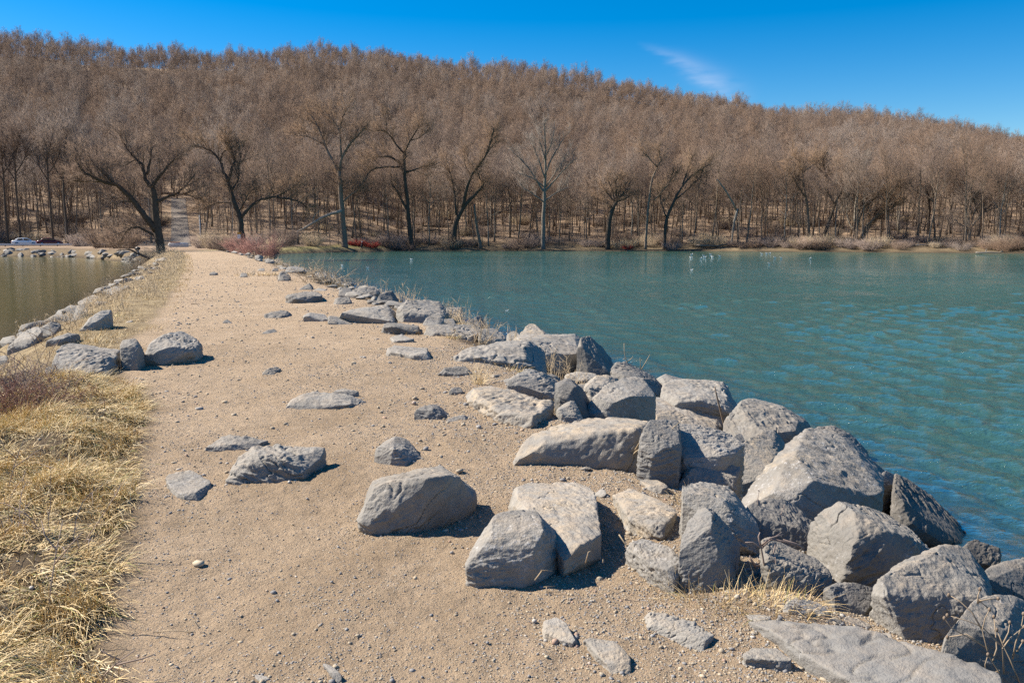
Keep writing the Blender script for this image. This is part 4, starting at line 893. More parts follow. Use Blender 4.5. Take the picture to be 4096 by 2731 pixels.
# ---------------------------------------------------------------- trees of the shore, limb by limb
def shore_tree(name, label, crop, Y, limbs, rpx, bark, twig, n2_=2.1, L2=2.2, n3=7, L3=1.1, r3=.020, up=.4, droop=0.0, start=.3, cat='tree', seed=0, n4=5, crown=True, spread=.35):
    rg = np.random.RandomState(100+seed); ls = []
    q0 = cpx(crop, *[float(v) for v in limbs[0][0].split()[0].split(',')])
    if Y > 150:
        for k_ in range(16):                      # step back until the foot stands on dry ground
            p_ = at_depth(*q0, Y)
            if t1(p_[0], p_[1]) > WATER+.25: break
            Y += 1.0
    base = None; allp = {}
    for li, (txt, ra, rb) in enumerate(limbs):
        raw = [tuple(float(v) for v in t.split(',')) for t in txt.split()]; pp = [cpx(crop, *r_) for r_ in raw]
        key0 = raw[0]; y0 = 0.0 if li == 0 else min(((abs(k_[0]-key0[0])+abs(k_[1]-key0[1]), v_) for k_, v_ in allp.items()), key=lambda q_: q_[0])[1]
        sl_ = rg.uniform(-1, 1)*spread if li else rg.uniform(-.1, .1); run = 0.0; P = []
        for i, (a, b_) in enumerate(pp):
            if i: run += math.hypot(a-pp[i-1][0], b_-pp[i-1][1])/FPX*Y
            yy = y0+sl_*run+ (rg.normal()*.06 if i else 0); allp[raw[i]] = yy; P.append(at_depth(a, b_, Y+yy))
        P = np.array(P)
        # refine the polyline
        n = len(P); tt_ = np.linspace(0, n-1, (n-1)*3+1); Q = np.stack([np.interp(tt_, np.arange(n), P[:, c_]) for c_ in range(3)], 1)
        if n > 2:
            Qs = Q.copy(); Qs[1:-1] = .25*Q[:-2]+.5*Q[1:-1]+.25*Q[2:]; Q = Qs
        Q[1:] += rg.normal(size=(len(Q)-1, 3))*.04
        m = Y/FPX*rpx/2/1.721; ls.append((Q, np.linspace(ra, rb, len(Q))*m))
    b0 = ls[0][0][0].copy(); g0 = t1(b0[0], b0[1])
    tr0 = ls[0]; ext = b0.copy(); ext[2] = min(g0, b0[2])-.3; ls[0] = (np.vstack([ext, tr0[0]]), np.concatenate([[tr0[1][0]*1.25], tr0[1]]))
    e = empty(name, (b0[0], b0[1], g0)); o3 = np.array([b0[0], b0[1], g0])
    g_ = Geo()
    for P, r_ in ls: g_.tube(P-o3, np.maximum(r_, .018), 7)
    obj('trunk', g_.mesh('trunk', bark, True), e)
    if crown:
        big = [(P-o3, r_) for P, r_ in ls]; big[0] = (big[0][0][len(big[0][0])//2:], big[0][1][len(big[0][1])//2:])
        cg, V, F = grow(big, rg, n2_, L2, n3, L3, r3, up=up, start=start, droop=droop, r2=.05, n4=n4)
        obj('crown', crown_mesh('crown', cg, V, F, twig), e)
    tag(e, label, cat); return e
G_ = M_twig_gold
shore_tree('old_tree', 'great dark spreading tree left of where the path ends', 'K', 100, [
 ('1110,1735 1090,1600 1072,1500 1060,1330 1045,1290', 62, 36), ('1075,1590 1000,1490 930,1400 870,1330 800,1270 720,1260 640,1220 570,1180 520,1110', 44, 8), ('870,1330 820,1290 750,1230 680,1160 620,1100', 22, 6),
 ('800,1270 700,1250 600,1250 490,1245', 18, 5), ('1045,1290 1010,1260 990,1180 985,1130 930,1090 880,1030 830,960', 30, 6), ('1045,1290 1080,1230 1130,1180 1180,1110 1230,1080', 26, 6), ('1010,1200 1030,1130 1040,1040 1050,960', 22, 5),
 ('1070,1400 1130,1360 1200,1340 1250,1300 1300,1260 1340,1200', 24, 6), ('1200,1340 1280,1330 1360,1370', 14, 5), ('1090,1650 1000,1580 930,1560 880,1580 840,1630', 20, 6), ('940,1090 900,1120 830,1150', 10, 4), ('930,1400 850,1380 780,1410', 12, 4)],
 1.0, M_bark_dark, M_twig, n2_=2.6, L2=3.5, n3=11, L3=1.3, r3=.017, n4=7, seed=1)
shore_tree('old_tree', 'dark tree with a long low limb to the right, behind the rose shrub', 'K', 112, [
 ('1672,1668 1662,1540 1640,1460 1610,1390 1590,1320 1570,1250', 42, 26), ('1570,1250 1540,1180 1520,1110 1460,1040 1400,1020 1310,990', 22, 5), ('1570,1250 1600,1150 1620,1100 1590,1040 1540,960', 22, 5), ('1590,1320 1640,1240 1645,1150 1660,1060', 16, 5),
 ('1655,1500 1720,1420 1800,1370 1900,1355 1980,1310 2050,1270', 24, 6), ('1900,1355 2000,1370 2070,1390 2120,1430', 14, 5), ('1640,1460 1690,1380 1720,1300', 12, 4), ('1520,1110 1530,1050 1570,1030 1600,1010', 12, 4), ('1620,1400 1500,1390 1400,1440', 10, 4)],
 1.0, M_bark_dark, G_, n2_=2.6, L2=3.5, n3=11, L3=1.4, r3=.017, n4=7, seed=2)
shore_tree('shore_tree', 'tall pale-barked tree with two dark arching limbs, behind the red bush', 'K', 178, [
 ('2372,1690 2362,1560 2352,1450 2342,1250 2332,1180', 46, 26), ('2332,1180 2280,1090 2240,1010 2200,900 2150,800 2100,770', 22, 6), ('2240,1000 2150,950 2050,930', 12, 5), ('2332,1180 2350,1080 2400,1000 2480,920 2510,880', 20, 6),
 ('2350,1080 2340,900 2300,830 2240,790', 16, 5), ('2340,900 2360,800 2400,740', 10, 4), ('2350,1400 2430,1330 2490,1290', 12, 4)], 1.0, M_bark, G_, n2_=2.1, L2=4.4, L3=1.9, r3=.024, n3=11, seed=3)
shore_tree('leaning_trunk', 'long pale fallen trunk propped against the tall pale-barked tree', 'K', 176, [('2050,1592 2150,1540 2250,1482 2350,1450', 14, 22), ('2150,1540 2160,1480 2200,1450', 8, 4)], 1.0, M_bark_pale, G_, crown=False, seed=33, cat='fallen trunk')
shore_tree('shore_tree', 'crooked dark tree with drooping arched limbs at the shore', 'L', 188, [
 ('482,1690 458,1500 450,1350 432,1190 430,1060', 36, 18), ('470,1480 420,1390 380,1310 340,1260', 18, 10), ('432,1190 400,1120 340,1080 260,1075 200,1090 150,1115', 18, 6), ('400,1150 300,1150 220,1160 180,1200 150,1250 110,1290', 14, 5),
 ('432,1190 500,1170 560,1145 610,1140', 14, 5), ('430,1060 380,1000 310,900 240,900', 14, 5), ('310,900 310,850 300,800', 8, 4), ('430,1060 470,970 520,900 540,850', 14, 5), ('470,970 540,950 590,900', 8, 4)], 1.0, M_bark_dark, G_, n2_=2.0, L2=4.2, L3=1.9, r3=.024, n3=11, seed=4)
shore_tree('shore_tree', 'thick tree leaning far to the right over the water, two dark trunks', 'L', 190, [
 ('770,1700 775,1560 832,1430 920,1340 980,1265', 44, 14), ('980,1265 958,1240 938,1190', 10, 5), ('832,1430 855,1320 890,1210 950,1130 1000,1060 1030,960 1050,880', 24, 8), ('1000,1060 1030,1010 1065,970', 10, 5), ('790,1480 770,1260 740,1180 720,1120', 16, 6),
 ('890,1210 850,1140 840,1060', 10, 4)], 1.0, M_bark_dark, G_, n2_=2.0, L2=4.2, L3=1.9, r3=.024, n3=11, seed=5)
shore_tree('dead_snag', 'short broken dead trunk at the shore right of the leaning tree', 'L', 189, [('955,1690 932,1580 920,1490 915,1405', 26, 12), ('925,1560 950,1500 965,1480', 10, 5)], 1.0, M_bark, G_, crown=False, seed=6, cat='dead tree')
shore_tree('shore_tree', 'straight pale grey tree with a tidy oval crown at mid shore', 'L', 191, [
 ('1388,1695 1390,1500 1400,1320 1405,1150 1400,950 1395,850', 32, 6), ('1400,1330 1350,1260 1300,1170 1250,1110 1180,1050', 14, 4), ('1400,1320 1450,1260 1520,1180 1600,1100', 14, 4), ('1402,1200 1440,1100 1500,1000 1530,950', 12, 4), ('1402,1230 1350,1080 1310,980', 12, 4),
 ('1400,1380 1470,1330 1560,1290', 10, 4), ('1400,1400 1330,1340 1250,1290', 10, 4), ('1404,1100 1370,1000 1350,900', 9, 4), ('1404,1080 1450,980 1460,900', 9, 4), ('1404,1290 1480,1180 1550,1060', 10, 4), ('1402,1290 1310,1220 1220,1190', 10, 4)], 1.0, M_bark_grey, M_twig_grey, n2_=1.4, L2=3.9, L3=1.8, r3=.020, seed=7, up=.6)
shore_tree('shore_tree', 'low pollard-like tree with a dense golden ball crown at mid shore', 'L', 189, [
 ('1832,1700 1842,1520 1870,1430 1890,1390', 36, 24), ('1870,1430 1800,1380 1750,1370', 12, 4), ('1890,1390 1950,1370 2010,1340', 12, 4), ('1885,1400 1860,1300 1830,1230', 12, 4), ('1890,1390 1920,1290 1940,1220', 12, 4), ('1890,1390 1890,1300 1890,1210', 12, 4), ('1885,1395 1820,1320 1790,1270', 10, 4), ('1890,1390 1970,1300 1990,1250', 10, 4)], 1.0, M_bark_dark, G_, n2_=2.0, L2=2.4, n3=9, L3=1.5, r3=.028, seed=8, start=.15)
shore_tree('shore_tree', 'pair of thin pale leaning stems with gold twigs, right of the ball-crowned tree', 'L', 188, [
 ('2092,1695 2112,1400 2132,1250 2170,1150 2200,1110', 20, 6), ('2170,1150 2100,1070 2070,1040', 8, 4), ('2150,1380 2250,1270 2310,1180', 10, 4), ('2200,1110 2190,1060 2190,1040', 6, 4)], 1.0, M_bark, G_, n2_=2.1, L2=3.9, L3=1.8, r3=.024, n3=11, seed=9)
shore_tree('shore_tree', 'dark slanting tree reaching right beside the pair of pale stems', 'L', 189, [
 ('2222,1695 2232,1520 2290,1380 2350,1270 2450,1180 2540,1130', 26, 6), ('2350,1270 2380,1180 2400,1090', 12, 4), ('2290,1380 2360,1330 2480,1210', 12, 4), ('2240,1500 2200,1400 2190,1300', 10, 4)], 1.0, M_bark_dark, G_, n2_=2.1, L2=3.9, L3=1.8, r3=.024, n3=11, seed=10)
shore_tree('dead_snag', 'leaning snapped trunk bleached white, standing alone in the wood edge', 'M', 189, [('335,1180 345,1050 375,922', 12, 18), ('365,925 310,820 260,750 235,720', 16, 6)], 1.0, M_bark_pale, M_twig, crown=False, seed=11, cat='dead tree')
shore_tree('shore_tree', 'forked tree with a pale lower trunk and dark antler-like top', 'M', 186, [
 ('872,1190 857,900 832,780 825,670 795,590', 24, 7), ('825,670 870,640 905,610', 11, 5), ('832,730 770,710 700,690', 10, 4), ('850,850 790,760 750,690', 12, 5), ('795,590 760,560 740,580', 7, 4)], 1.0, M_bark, G_, n2_=2.1, L2=3.9, L3=1.8, r3=.024, n3=11, seed=12)
shore_tree('shore_tree', 'dark tree leaning right with a hooked broken limb, beside the antler-topped tree', 'M', 186, [
 ('955,1170 1000,1020 1045,890 1100,780 1140,700 1185,630', 26, 7), ('1045,890 1020,845 980,830', 12, 5), ('1020,845 990,790 990,700 945,650 910,610', 12, 5), ('990,700 965,620 960,580', 8, 4), ('1140,700 1110,660 1090,620', 9, 4)], 1.0, M_bark_dark, G_, n2_=2.1, L2=3.9, L3=1.8, r3=.024, n3=11, seed=13)
shore_tree('shore_tree', 'two tall pale stems rising left of the fanned leaning cluster', 'M', 190, [('1182,1160 1187,900 1212,750 1250,650 1272,580', 18, 6), ('1190,1080 1128,1000 1132,850 1150,760', 12, 5), ('1212,750 1260,730 1290,760', 8, 4)], 1.0, M_bark_pale, M_twig_grey, n2_=2.0, L2=3.9, L3=1.8, r3=.024, n3=11, seed=14)
shore_tree('shore_tree', 'cluster of dark stems fanned over to the right at the water', 'M', 184, [
 ('1200,1210 1230,1100 1320,980 1400,890 1460,800 1530,770', 26, 6), ('1190,1200 1190,1050 1250,900 1340,840 1440,770 1500,755', 20, 5), ('1210,1195 1240,1060 1330,970 1400,940 1500,880', 20, 5), ('1180,1195 1172,1030 1230,900 1310,800 1370,735', 18, 5), ('1215,1195 1280,1040 1340,990 1400,950', 16, 5), ('1330,970 1390,900 1430,860', 10, 4)], 1.0, M_bark, G_, n2_=2.0, L2=3.6, L3=1.7, r3=.024, n3=11, seed=15, start=.45)
shore_tree('shore_tree', 'tree with bleached bare branches low at the right shore', 'M', 182, [
 ('1972,1225 1976,1060 1957,960 1945,900 1900,880', 24, 6), ('1976,1060 2050,960 2130,920 2180,900', 14, 5), ('1976,1060 2000,960 2030,890', 10, 4), ('1974,1060 1890,1020 1860,980', 10, 4), ('2050,960 2070,880 2050,830', 10, 4), ('2030,950 2000,860 1985,810', 10, 4), ('1950,940 1960,870 1990,850', 8, 4)], 1.0, M_bark_grey, M_twig, n2_=2.0, L2=3.9, L3=1.8, r3=.024, n3=11, seed=16)
shore_tree('shore_tree', 'stubby dark tree with a clawed top in the wood edge, far right', 'M', 195, [('1690,1090 1692,980 1697,870 1680,800 1650,765', 24, 8), ('1697,870 1725,830 1715,800', 12, 5), ('1690,840 1670,800 1640,740', 10, 5)], 1.0, M_bark_dark, M_twig, n2_=2.0, L2=2.4, L3=1.3, r3=.024, n3=11, seed=17)
for i, (x0, tops, lab) in enumerate([(20, 1000, 'dark straight trunk at the left picture edge behind the road'), (105, 1010, 'dark trunk behind the white car'), (330, 1000, 'tall dark trunk behind the dark red car'), (430, 1010, 'dark trunk right of the dark red car')]):
    shore_tree('forest_tree', lab, 'K', 166+i, [(f'{x0+40},1690 {x0+15},1400 {x0},1200 {x0-10},{tops}', 16, 8), (f'{x0},1200 {x0+60},1110 {x0+90},1020', 8, 4), (f'{x0+5},1250 {x0-60},1150 {x0-80},1060', 8, 4), (f'{x0-5},1100 {x0+20},1000 {x0+30},920', 7, 4)], 1.0, M_bark_dark, M_twig, n2_=2.1, L2=4.4, L3=1.9, r3=.024, n3=11, seed=20+i)
# ---------------------------------------------------------------- pebbles and grit lying on the path
ico = bmesh.new(); bmesh.ops.create_icosphere(ico, subdivisions=1, radius=1); IV = np.array([v.co for v in ico.verts]); ico.verts.index_update(); IF = np.array([[v.index for v in f.verts] for f in ico.faces]); ico.free()
rp = np.random.RandomState(8)
def pebbles(name, X, Y, size, mat):
    n = len(X); k = len(IV); V = IV[None]*rp.uniform(.72, 1.2, (n, k, 1)); sc_ = size[:, None]*np.stack([rp.uniform(.8, 1.3, n), rp.uniform(.7, 1.0, n), rp.uniform(.4, .75, n)], 1)
    V = V*sc_[:, None, :]; a = rp.uniform(0, 6.3, n); c_, s_ = np.cos(a)[:, None], np.sin(a)[:, None]
    x = V[:, :, 0]*c_-V[:, :, 1]*s_; y = V[:, :, 0]*s_+V[:, :, 1]*c_; z = V[:, :, 2]
    T = terrain(X, Y); V = np.stack([x+X[:, None], y+Y[:, None], z+(T+sc_[:, 2]*.35)[:, None]], 2)
    F = (IF[None]+(np.arange(n)*k)[:, None, None]).reshape(-1, 3)
    return mesh(name, V.reshape(-1, 3), F, mat, True, dict(tint=('FLOAT', np.repeat(rp.uniform(0, 1, n), k))))
b = NB('pebble'); t_ = b.attr('tint')
col = b.mix(b.mapr(t_, .0, .25), (.40, .32, .225), (.36, .30, .22)); col = b.mix(b.mapr(t_, .38, .40), col, (.23, .225, .225)); col = b.mix(b.mapr(t_, .66, .68), col, (.34, .325, .305))
col = b.mix(b.mapr(t_, .78, .80), col, (.50, .41, .29)); col = b.mix(b.mapr(t_, .91, .92), col, (.38, .25, .185)); col = b.mix(b.mapr(t_, .96, .965), col, (.47, .43, .38))
col = b.mix(b.mapr(b.noise(120, 3, .6, b.pos()), .3, .7, 0, .3), col, (.28, .24, .19))
M_peb = b.fin(col, .85, None, .25)
def scatter(n, y0, y1, q0, q1, dens):
    Y_ = y0*np.exp(rp.uniform(0, math.log(y1/y0), n)); q_ = rp.uniform(q0, q1, n); X_ = np.interp(Y_, CL[:, 1], CL[:, 0])+q_/.955
    keep = rp.uniform(0, 1, n) < dens(X_, Y_, q_); return X_[keep], Y_[keep]
dg_ = lambda x, y, q: (q > np.where(y < 9.5, np.interp(y, VEY, VEQ)+.1, -2.3))*np.clip(.12 + .95*smooth((q-.3+.9*n2(x, y, 1.2, 2, 60))/1.5) + .5*np.clip(n2(x, y, 1.0, 3, 61), 0, 1), 0, 1)
X1, Y1 = scatter(190000, 2.6, 12, -1.9, 2.9, dg_); s1 = np.minimum(.0026*np.exp(rp.normal(size=len(X1))*.42), .008)*(1+.06*Y1)
X2, Y2 = scatter(8000, 2.6, 26, -2.3, 3.2, lambda x, y, q: .12+.85*smooth((q-.4)/1.6)); s2 = .0075*np.exp(rp.normal(size=len(X2))*.45)*(1+.02*Y2)
RX, RY = [], []
for o_ in list(C.objects):
    if o_.type == 'MESH' and o_.get('category') == 'rock' and o_.name.split('.')[0] in ('boulder', 'flat_rock', 'stone') and o_.location.y < 9.5:
        bb = np.array([v[:] for v in o_.bound_box]); cx_, cy_ = bb[:, 0].mean()+o_.location.x, bb[:, 1].mean()+o_.location.y; ex, ey = np.ptp(bb[:, 0])/2, np.ptp(bb[:, 1])/2
        m_ = int(150*(ex+ey)); a_ = rp.uniform(0, 6.3, m_); k_ = rp.uniform(.72, 1.0, m_)+np.abs(rp.normal(size=m_))*.07; RX.append(cx_+ex*k_*np.cos(a_)); RY.append(cy_+ey*k_*np.sin(a_))
RX = np.concatenate(RX); RY = np.concatenate(RY); rsz = np.minimum(.0055*np.exp(rp.normal(size=len(RX))*.5), .016)
X3, Y3 = scatter(5500, 6, 60, -2.2, 3.0, lambda x, y, q: .25+.5*np.clip(.5+n2(x, y, 1.6, 2, 66), 0, 1)); s3 = np.minimum(.009*np.exp(rp.normal(size=len(X3))*.5)*(1+.03*Y3), .035)
tag(obj('gravel', pebbles('gravel', np.concatenate([X1, X2, X3, RX]), np.concatenate([Y1, Y2, Y3, RY]), np.concatenate([s1, np.minimum(s2, .03), s3, rsz]), M_peb)), 'loose gravel and pebbles strewn over the dirt path', 'gravel', None, 'stuff')

# ---------------------------------------------------------------- dry grass
def blades(P, L, wd, head, lift, bend, tint, segs=3):
    n = len(P); hd = np.stack([np.cos(head), np.sin(head), np.zeros(n)], 1); sd = np.stack([-np.sin(head), np.cos(head), rp.normal(size=n)*.6], 1); sd = unit(sd)
    V = np.empty((n, segs+1, 2, 3))
    for s_ in range(segs+1):
        t = s_/segs; c_ = P + hd*(L*np.cos(lift)*t)[:, None]; c_[:, 2] += L*(np.sin(lift)*t - bend*t*t)
        w_ = (wd*(1-t*.85))[:, None]*.5; V[:, s_, 0] = c_-sd*w_; V[:, s_, 1] = c_+sd*w_
    k = (segs+1)*2; b0 = (np.arange(n)*k)[:, None]; F = np.concatenate([b0+np.array([[2*s_, 2*s_+1, 2*s_+3, 2*s_+2]]) for s_ in range(segs)], 0)
    return V.reshape(-1, 3), F, np.repeat(tint, k)
X = rp.uniform(-6.5, -.6, 620000); Y = 2.0+7.6*rp.uniform(0, 1, 620000)**1.25; Zt = terrain(X, Y)
d_ = np.stack([X, Y, Zt-EYE], 1); f_ = d_[:, 1]*math.cos(PITCH)-d_[:, 2]*math.sin(PITCH); u_ = d_[:, 1]*math.sin(PITCH)+d_[:, 2]*math.cos(PITCH)
PX = (2048+FPX*d_[:, 0]/f_)*.5742; PY = (1365.5-FPX*u_/f_)*.5742
jit = 16*n2(X, Y, .25, 2, 90) + 7*rp.normal(size=len(X))
ins = ptin(PX+jit*np.clip(9/Y, .5, 3), PY, VERGE)
clump = n2(X, Y, .30, 2, 71); dens = np.clip(.62+.7*clump, .3, 1)*np.where(lateral(X, Y) < -5.4, .1, 1)
ins &= rp.uniform(0, 1, len(X)) < dens
P = np.stack([X, Y, Zt-.01], 1)[ins]; n = len(P); cl = clump[ins]
flow = n2(P[:, 0], P[:, 1], .55, 2, 73)*2.0 - .55 + rp.normal(size=n)*.8
Lb = (.06+.24*rp.beta(1.3, 1.6, n))*(1+.5*cl); lift = np.clip(R(30)+rp.normal(size=n)*.36+.4*cl, .03, 1.45); bend = rp.uniform(.25, .75, n)
tint = np.clip(rp.beta(2.2, 2, n)+.15*n2(P[:, 0], P[:, 1], .5, 2, 75), 0, .92); gr_ = rp.uniform(0, 1, n) < .09; tint[gr_] = 1.0
V, F, T_ = blades(P, Lb, rp.uniform(.0030, .0060, n), flow, lift, bend, tint)
tag(obj('dry_grass', mesh('dry_grass', V, F, M_straw, False, dict(tint=('FLOAT', T_)))), 'matted straw-coloured grass along the left verge in front', 'grass', None, 'stuff')
# grass and dry stalks along both banks farther on
def bank(side, n, y0, y1, q0, q1, h0, h1, thr, seed):
    Y = y0*np.exp(rp.uniform(0, math.log(y1/y0), n)); q_ = side*rp.uniform(q0, q1, n); X = np.interp(Y, CL[:, 1], CL[:, 0])+q_/.955
    Z = terrain(X, Y); m = (Z > WATER+.12) & (n2(X, Y*.6, .8, 2, seed) + .25*n2(X, Y, .2, 2, seed+1) > thr); X, Y, Z = X[m], Y[m], Z[m]; n = len(X)
    L = rp.uniform(h0, h1, n)*(.75+.5*n2(X, Y, 1.0, 2, seed+2)); wd = .0035+.00042*Y
    return blades(np.stack([X, Y, Z-.02], 1), L, wd*rp.uniform(.6, 1.2, n), rp.uniform(-1.6, 1.6, n)-.2, np.clip(R(58)+rp.normal(size=n)*.4, .1, 1.5), rp.uniform(.05, .6, n), np.clip(rp.beta(2, 2, n), 0, .9))
parts_ = [bank(-1, 26000, 11, 95, 2.1, 4.4, .05, .18, -.15, 101), bank(1, 9000, 14, 90, 2.5, 4.4, .05, .20, .12, 121), bank(1, 9000, 3.0, 15, 2.3, 5.0, .04, .13, .02, 131)]
VV, FF, TT, off = [], [], [], 0
for V, F, T_ in parts_: VV.append(V); FF.append(F+off); TT.append(T_); off += len(V)
tag(obj('bank_grass', mesh('bank_grass', np.concatenate(VV), np.concatenate(FF), M_straw, False, dict(tint=('FLOAT', np.concatenate(TT))))), 'short dry yellow grass along both edges of the causeway farther on', 'grass', None, 'stuff')
def stalks(side, n, y0, y1, q0, q1, h0, h1, thr, seed):
    Y = y0*np.exp(rp.uniform(0, math.log(y1/y0), n)); q_ = side*rp.uniform(q0, q1, n); X = np.interp(Y, CL[:, 1], CL[:, 0])+q_/.955; Z = terrain(X, Y)
    m = (Z > WATER-.1) & (n2(X, Y*.5, 1.6, 2, seed) > thr); P0 = np.stack([X, Y, Z-.03], 1)[m]; n = len(P0)
    dr = unit(np.stack([rp.normal(size=n)*.35, rp.normal(size=n)*.35, np.ones(n)], 1)); L = rp.uniform(h0, h1, (n, 1)); P1 = P0+dr*L; r_ = .0016+.00022*P0[:, 1]
    q0_ = np.repeat(P0, 5, 0)+np.repeat(dr*L, 5, 0)*rp.uniform(.35, .95, (n*5, 1)); q1_ = q0_+unit(np.repeat(dr, 5, 0)+rp.normal(size=(n*5, 3))*.6)*np.repeat(L, 5, 0)*rp.uniform(.15, .4, (n*5, 1))
    return spikes(np.concatenate([P0, q0_]), np.concatenate([P1, q1_]), np.concatenate([r_, np.repeat(r_*.8, 5)]))
V1, F1 = stalks(-1, 3600, 17, 98, 2.7, 5.4, .12, .42, -.05, 141); V2, F2 = stalks(1, 2600, 14, 90, 3.2, 6.0, .2, .65, -.05, 151)
tag(obj('dry_stalks', mesh('dry_stalks', np.concatenate([V1, V2]), np.concatenate([F1, F2+len(V1)]), M_stem)), 'thicket of thin grey-tan dead stalks lining the causeway banks', 'dead stalks', None, 'stuff')

# ---------------------------------------------------------------- single plants, tufts and twigs near the camera
def tuft(crop, x, y, label, n=60, L=.16, w=.003, tint=(.3, .9), name='grass_tuft', spread=.05, up=.9, green=.08):
    p = ray_hit(*cpx(crop, x, y)); a = rp.uniform(0, 6.3, n); r_ = spread*np.sqrt(rp.uniform(0, 1, n)); B = np.stack([r_*np.cos(a), r_*np.sin(a)*.7, np.full(n, -.01)], 1)
    ti = rp.uniform(*tint, n); ti[rp.uniform(0, 1, n) < green] = 1.0
    V, F, T_ = blades(B, rp.uniform(.4, 1.1, n)*L, rp.uniform(.6, 1.2, n)*w, a+rp.normal(size=n)*.5, np.clip(R(50)*up+rp.normal(size=n)*.4, .08, 1.5), rp.uniform(.1, .6, n), ti)
    return tag(obj(name, mesh(name, V, F, M_straw, False, dict(tint=('FLOAT', T_))), None, p), label, 'grass')
tuft('D', 690, 470, 'dry grass tuft at the foot of the long pinkish boulder', 90, .17, .0035)
tuft('A', 1745, 1090, 'spray of dry stems by the path above the long mottled slab', 70, .45, .005, (.5, .9), up=1.35, spread=.07)
tuft('A', 1550, 780, 'yellow grass clump on the pale ledge', 90, .2, .007, (.2, .7), spread=.15)
tuft('A', 2240, 1290, 'brown grass clump at the end of the long mottled slab', 120, .22, .005, (.1, .7), spread=.14)
tuft('A', 1240, 750, 'dry grass at the foot of the dark-fronted square block', 110, .28, .008, (.0, .6), spread=.28)
tuft('A', 960, 650, 'straw clump by the long black-ended rock', 120, .35, .010, (.2, .8), spread=.3)
tuft('A', 250, 345, 'bright yellow grass patch on the far right verge', 220, .35, .02, (.25, .7), spread=1.1, green=.0)
tuft('B', 390, 320, 'brown withered clump under the white-topped slab', 130, .22, .005, (.0, .5), spread=.22)
tuft('B', 1000, 890, 'reddish brown matted grass in front of the long tapering slab', 160, .18, .004, (.0, .4), spread=.20)
tuft('B', 1700, 1230, 'matted brown grass above the dark pointed rock', 240, .17, .0035, (.1, .7), spread=.17)
tuft('E', 350, 1030, 'tangle of straw in front of the dark pointed rock', 320, .20, .0035, (.1, .8), spread=.20)
tuft('E', 620, 1060, 'dead stems and straw piled against the upper edge of the bottom slab', 300, .22, .0036, (.1, .7), spread=.18)
tuft('E', 180, 990, 'brown matted straw left of the bottom slab', 300, .16, .0036, (.0, .6), spread=.2)
tuft('E', 60, 900, 'thin straw at the left foot of the dark pointed rock', 160, .18, .003, (.1, .8), spread=.16)
tuft('E', 930, 990, 'small brown weed clump left of the low striped rock', 80, .14, .003, (.0, .6), spread=.07)
tuft('H', 1180, 330, 'green-yellow grass along the foot of the sloping pale slab', 150, .28, .008, (.2, .8), spread=.35, green=.3)
tuft('H', 1010, 620, 'thin dry grass on the bank above the wide low ledge', 90, .3, .007, (.3, .9), spread=.3)
def weed(name, label, crop, x, y, stems, mat, r0=.004, side=5, heads=None, cat='plant', seed=0, off=0.0):
    """stems: traced polylines in crop pixels, given depth around the root"""
    rg = np.random.RandomState(seed+300); hit = ray_hit(*cpx(crop, x, y)); Y0 = hit[1]+off; g_ = Geo(); hd = Geo()
    for txt in stems:
        raw = [tuple(float(v) for v in t.split(',')) for t in txt.split()]; sl = rg.uniform(-.5, .5); acc = 0; P = []
        for i, (a, b_) in enumerate(raw):
            if i: acc += math.hypot(a-raw[i-1][0], b_-raw[i-1][1])/CROP[crop][2]/FPX*Y0*sl
            P.append(at_depth(*cpx(crop, a, b_), Y0+acc+rg.normal()*.004))
        g_.tube(np.array(P)-hit, np.linspace(r0, r0*.45, len(P)), side)
        if heads: hd.ball(P[-1]-hit, (heads, heads, heads*1.3), 7, 5)
    m_ = obj(name, g_.mesh('stem', mat, True), None, hit)
    if heads:
        h_ = obj('seed_head', hd.mesh('seed_head', M_bark, True), m_)
    return tag(m_, label, cat)
weed('dead_branch', 'dead stick leaning against the domed boulder on the right bank', 'B', 1905, 745, ['1905,750 1890,690 1870,620 1850,540 1835,480 1822,425', '1905,750 1930,745 1960,752'], M_bark, .022, 7, None, 'branch', 1)
weed('dry_weed', 'two thin branching twigs against the water above the pitted dark rock', 'B', 1250, 330, ['1270,330 1240,290 1215,250 1200,190 1198,125', '1215,255 1245,235 1260,215', '1210,230 1190,235', '1315,320 1312,270 1308,225', '1315,310 1345,260 1375,205', '1222,280 1260,255'], M_stem, .012, 5, None, 'plant', 2)
weed('twig', 'dead twig lying behind the rounded waterside boulder', 'B', 1110, 270, ['1050,200 1090,240 1160,280', '1090,240 1130,260'], M_stem, .015, 5, None, 'twig', 3)
weed('dry_weed', 'tall dry weed with small brown seed heads in the bottom right corner', 'E', 2200, 1600, [
 '2210,1600 2170,1480 2130,1420 2105,1380 2060,1200 2080,1120 2110,1060', '2130,1420 2160,1330 2150,1200 2140,1110', '2210,1500 2200,1320 2060,1180 1960,1140 1820,1100', '2200,1330 2250,1260 2348,1180', '2270,1400 2290,1290 2330,1180 2345,1090', '2180,1480 2090,1520 2080,1440 2100,1370', '2320,1568 2250,1400 2200,1300 2160,1200', '2060,1200 1990,1080 1900,1000 1830,960', '2110,1060 2040,1000', '2100,1330 1980,1260 1850,1190 1800,1120', '2200,1300 2240,1220 2250,1150', '2300,1350 2340,1280', '2050,1290 1950,1230 1820,1250', '2030,1020 2030,970 2045,920', '2045,1000 2110,990 2170,985'], M_stem, .0032, 5, .0062, 'plant', 4, -.1)
